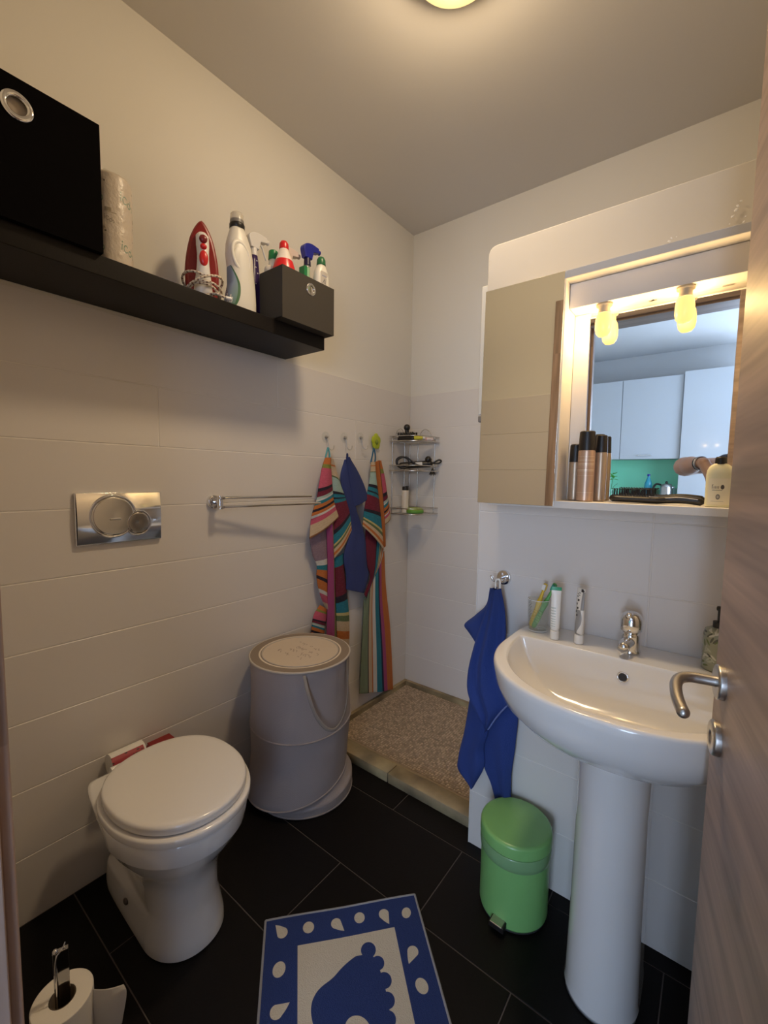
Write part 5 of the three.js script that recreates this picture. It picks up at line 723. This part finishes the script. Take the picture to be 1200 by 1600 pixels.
// ------------------------------------------------------------------ the person who holds the phone, standing in the kitchen doorway (seen in the mirror)
const sminAll = (d, k) => { let m = Infinity; for (const x of d) m = Math.min(m, x); let s = 0; for (const x of d) s += Math.exp(-(x - m) / k); return m - k * Math.log(s); };
const capsule = (p, [a, b, ra, rb]) => { const ab = b.clone().sub(a), ap = p.clone().sub(a), h = Math.max(0, Math.min(1, ap.dot(ab) / ab.lengthSq())); return ap.addScaledVector(ab, -h).length() - (ra + (rb - ra) * h); };
function march(bones, center, halfSize, res, k, extra) {
  const mc = new MarchingCubes(res, undefined, false, false, 200000), p = new THREE.Vector3(), hs = res / 2; mc.isolation = 0;
  for (let z = 0; z < res; z++) for (let y = 0; y < res; y++) for (let x = 0; x < res; x++) { p.set((x - hs) / hs * halfSize + center.x, (y - hs) / hs * halfSize + center.y, (z - hs) / hs * halfSize + center.z); let d = sminAll(bones.map((b) => capsule(p, b)), k); if (extra) d = extra(p, d); mc.field[x + y * res + z * res * res] = -d; }
  mc.update(); const n = mc.count ?? mc.geometry.drawRange.count, g = new THREE.BufferGeometry();
  g.setAttribute('position', new THREE.BufferAttribute(mc.positionArray.slice(0, n * 3), 3)); g.setAttribute('normal', new THREE.BufferAttribute(mc.normalArray.slice(0, n * 3), 3)); return g.scale(halfSize, halfSize, halfSize).translate(center.x, center.y, center.z);
}
{
  const f = V(-0.613, 0, -0.79), lf = V(-0.79, 0, 0.613), B = V(1.86, 0, 0.40), at = (l, y, fw) => B.clone().addScaledVector(lf, l).addScaledVector(f, fw).setY(y);   // left, height, forward
  const t = thing('person', 'person in a dark shirt holding up a phone, forearm seen in the mirror', 'person', B.toArray()), o = B.toArray();
  const sL = at(0.17, 1.36, 0), eL = V(1.352, 1.345, 0.25), wL = V(1.440, 1.365, 0.085), sR = at(-0.17, 1.36, 0), eR = V(1.84, 1.16, 0.19), wR = V(1.575, 1.335, 0.10);
  const hd = at(0, 1.555, 0.05), skin = P([0.52, 0.33, 0.25], 0.5), shirt = M([0.05, 0.05, 0.07], 0.9), trousers = M([0.04, 0.05, 0.09], 0.9);
  const bones = [[at(0, 0.93, 0), at(0, 1.14, 0), 0.115, 0.10], [at(0.06, 0.92, 0), at(-0.06, 0.92, 0), 0.11, 0.11], [at(0, 1.14, 0), at(0, 1.30, 0), 0.105, 0.12], [sL, sR, 0.062, 0.062], [at(0, 1.36, 0), at(0, 1.46, 0.02), 0.055, 0.05],
    [sL, eL, 0.05, 0.040], [eL, wL, 0.042, 0.027], [sR, eR, 0.05, 0.040], [eR, wR, 0.042, 0.027], [hd.clone().add(V(0, 0.03, 0)), hd.clone().add(V(0, -0.02, 0)), 0.088, 0.082], [hd.clone().add(V(0, -0.03, 0)), at(0, 1.475, 0.09), 0.066, 0.042],
    [at(0.085, 0.90, 0), at(0.10, 0.48, 0.01), 0.09, 0.058], [at(0.10, 0.48, 0.01), at(0.105, 0.09, -0.02), 0.056, 0.036], [at(-0.085, 0.90, 0), at(-0.10, 0.48, 0.01), 0.09, 0.058], [at(-0.10, 0.48, 0.01), at(-0.105, 0.09, -0.02), 0.056, 0.036], [at(0.105, 0.045, -0.03), at(0.115, 0.035, 0.15), 0.04, 0.03], [at(-0.105, 0.045, -0.03), at(-0.115, 0.035, 0.15), 0.04, 0.03]];
  const body = march(bones, V(1.66, 0.88, 0.36), 0.94, 92, 0.018);
  // hands: palm, four fingers, thumb; each on a finer grid
  const phoneC = EYE.clone().addScaledVector(f, -0.014), up = V(0, 1, 0);
  const hand = (w, s, grid) => {   // s = 1 the left hand: fingers behind the phone's left edge
    const edgeP = phoneC.clone().addScaledVector(lf, s * 0.040).addScaledVector(f, -0.016).add(V(0, -0.055, 0)), palm = w.clone().lerp(edgeP, 0.55), hb = [[w, palm, 0.026, 0.028], [palm.clone().add(V(0, 0.022, 0)), palm.clone().add(V(0, -0.026, 0)), 0.021, 0.021]];
    for (let i = 0; i < 4; i++) { const y = 0.034 - 0.022 * i, k0 = palm.clone().add(V(0, y, 0)), k1 = edgeP.clone().addScaledVector(f, 0.018).add(V(0, y * 1.1 - 0.004, 0)), len = [0.020, 0.026, 0.024, 0.014][i], k2 = k1.clone().addScaledVector(lf, -s * len).addScaledVector(f, 0.006), k3 = k2.clone().addScaledVector(lf, -s * 0.012).addScaledVector(f, -0.006).add(V(0, -0.004, 0)); hb.push([k0, k1, 0.0095, 0.0088], [k1, k2, 0.0086, 0.008], [k2, k3, 0.008, 0.007]); }
    const th0 = palm.clone().add(V(0, -0.03, 0)).addScaledVector(f, -0.012), th1 = edgeP.clone().add(V(0, -0.045, 0)).addScaledVector(f, -0.022), th2 = th1.clone().addScaledVector(lf, -s * 0.03).add(V(0, 0.012, 0)); hb.push([th0, th1, 0.013, 0.0105], [th1, th2, 0.0105, 0.0085]);
    return march(hb, grid, 0.115, 76, 0.0035);
  };
  const mid = (w, s) => w.clone().lerp(phoneC.clone().addScaledVector(lf, s * 0.040).add(V(0, -0.055, 0)), 0.6);
  const fore = march([[eL, wL, 0.042, 0.0275], [eL.clone().lerp(wL, 0.3), eL.clone().lerp(wL, 0.35), 0.043, 0.043]], eL.clone().lerp(wL, 0.5), 0.17, 60, 0.01);
  part(t, 'body', merge([body, fore, hand(wL, 1, mid(wL, 1)), hand(wR, -1, mid(wR, -1))]).translate(-o[0], -o[1], -o[2]), skin);
  const inflate = (list, e) => list.map(([a, b, ra, rb]) => [a, b, ra + e, rb + e]);
  part(t, 'shirt', march(inflate([bones[0], bones[1], bones[2], bones[3], [sL, sL.clone().lerp(eL, 0.5), 0.054, 0.05], [sR, sR.clone().lerp(eR, 0.5), 0.054, 0.05]], 0.012), V(1.74, 1.15, 0.40), 0.42, 64, 0.02).translate(-o[0], -o[1], -o[2]), shirt);
  part(t, 'trousers', march(inflate([bones[1], bones[11], bones[12], bones[13], bones[14]], 0.012), V(1.80, 0.52, 0.42), 0.56, 64, 0.02).translate(-o[0], -o[1], -o[2]), trousers);
  part(t, 'hair', march([[hd.clone().add(V(0, 0.052, 0)).addScaledVector(f, 0.004), hd.clone().addScaledVector(f, -0.05), 0.088, 0.072], [hd.clone().addScaledVector(f, -0.05), at(0, 1.42, -0.05), 0.075, 0.06]], hd.clone().add(V(0, -0.02, 0)), 0.24, 56, 0.02).translate(-o[0], -o[1], -o[2]), M([0.05, 0.03, 0.02], 0.8));
  const face = []; const fp = (l, y, w2) => hd.clone().addScaledVector(lf, l).add(V(0, y, 0)).addScaledVector(f, w2).sub(B); face.push(mv(ball(0.012, 0, 0, 0).scale(0.8, 1.2, 0.8), ...fp(0, -0.012, 0.088).toArray())); part(t, 'nose', face, skin);
  for (const s of [-1, 1]) { part(t, 'eye', mv(ball(0.011), ...fp(s * 0.031, 0.012, 0.072).toArray()), mat.dark); part(t, 'ear', mv(ball(0.02).scale(0.6, 1.3, 1), ...fp(s * 0.084, -0.005, 0).toArray()), skin); }
  part(t, 'mouth', mv(ball(0.018).scale(1, 0.3, 1), ...fp(0, -0.055, 0.072).toArray()), P([0.4, 0.15, 0.13], 0.5));
  // bracelets on the left wrist
  const ax = wL.clone().sub(eL).normalize(), ring = (s, r, th, m) => { const g = new THREE.TorusGeometry(r, th, 8, 36); g.applyQuaternion(new THREE.Quaternion().setFromUnitVectors(V(0, 0, 1), ax)); const c = eL.clone().lerp(wL, s).sub(B); part(t, 'bracelet', mv(g, c.x, c.y, c.z), m); };
  ring(0.80, 0.0335, 0.003, mat.dark); ring(0.86, 0.033, 0.0035, mat.wire); ring(0.91, 0.0325, 0.003, M([0.35, 0.34, 0.38], 0.4, { metalness: 1 }));
  const ph = thing('phone', 'dark phone held up in front of the person', 'phone', [phoneC.x, phoneC.y - 0.13, phoneC.z], undefined, 0.659); part(ph, 'body', rbox(0.074, 0.155, 0.008, 0.0035, 0, 0.075, 0.003, 3), mat.dark); part(ph, 'camera_ring', mv(new THREE.TorusGeometry(0.008, 0.002, 8, 24), 0, 0.13, -0.001), mat.satin);
}

for (const o of [scene]) o.traverse((m) => { if (m.isMesh) m.castShadow = m.receiveShadow = true; });
renderer.render(scene, camera);
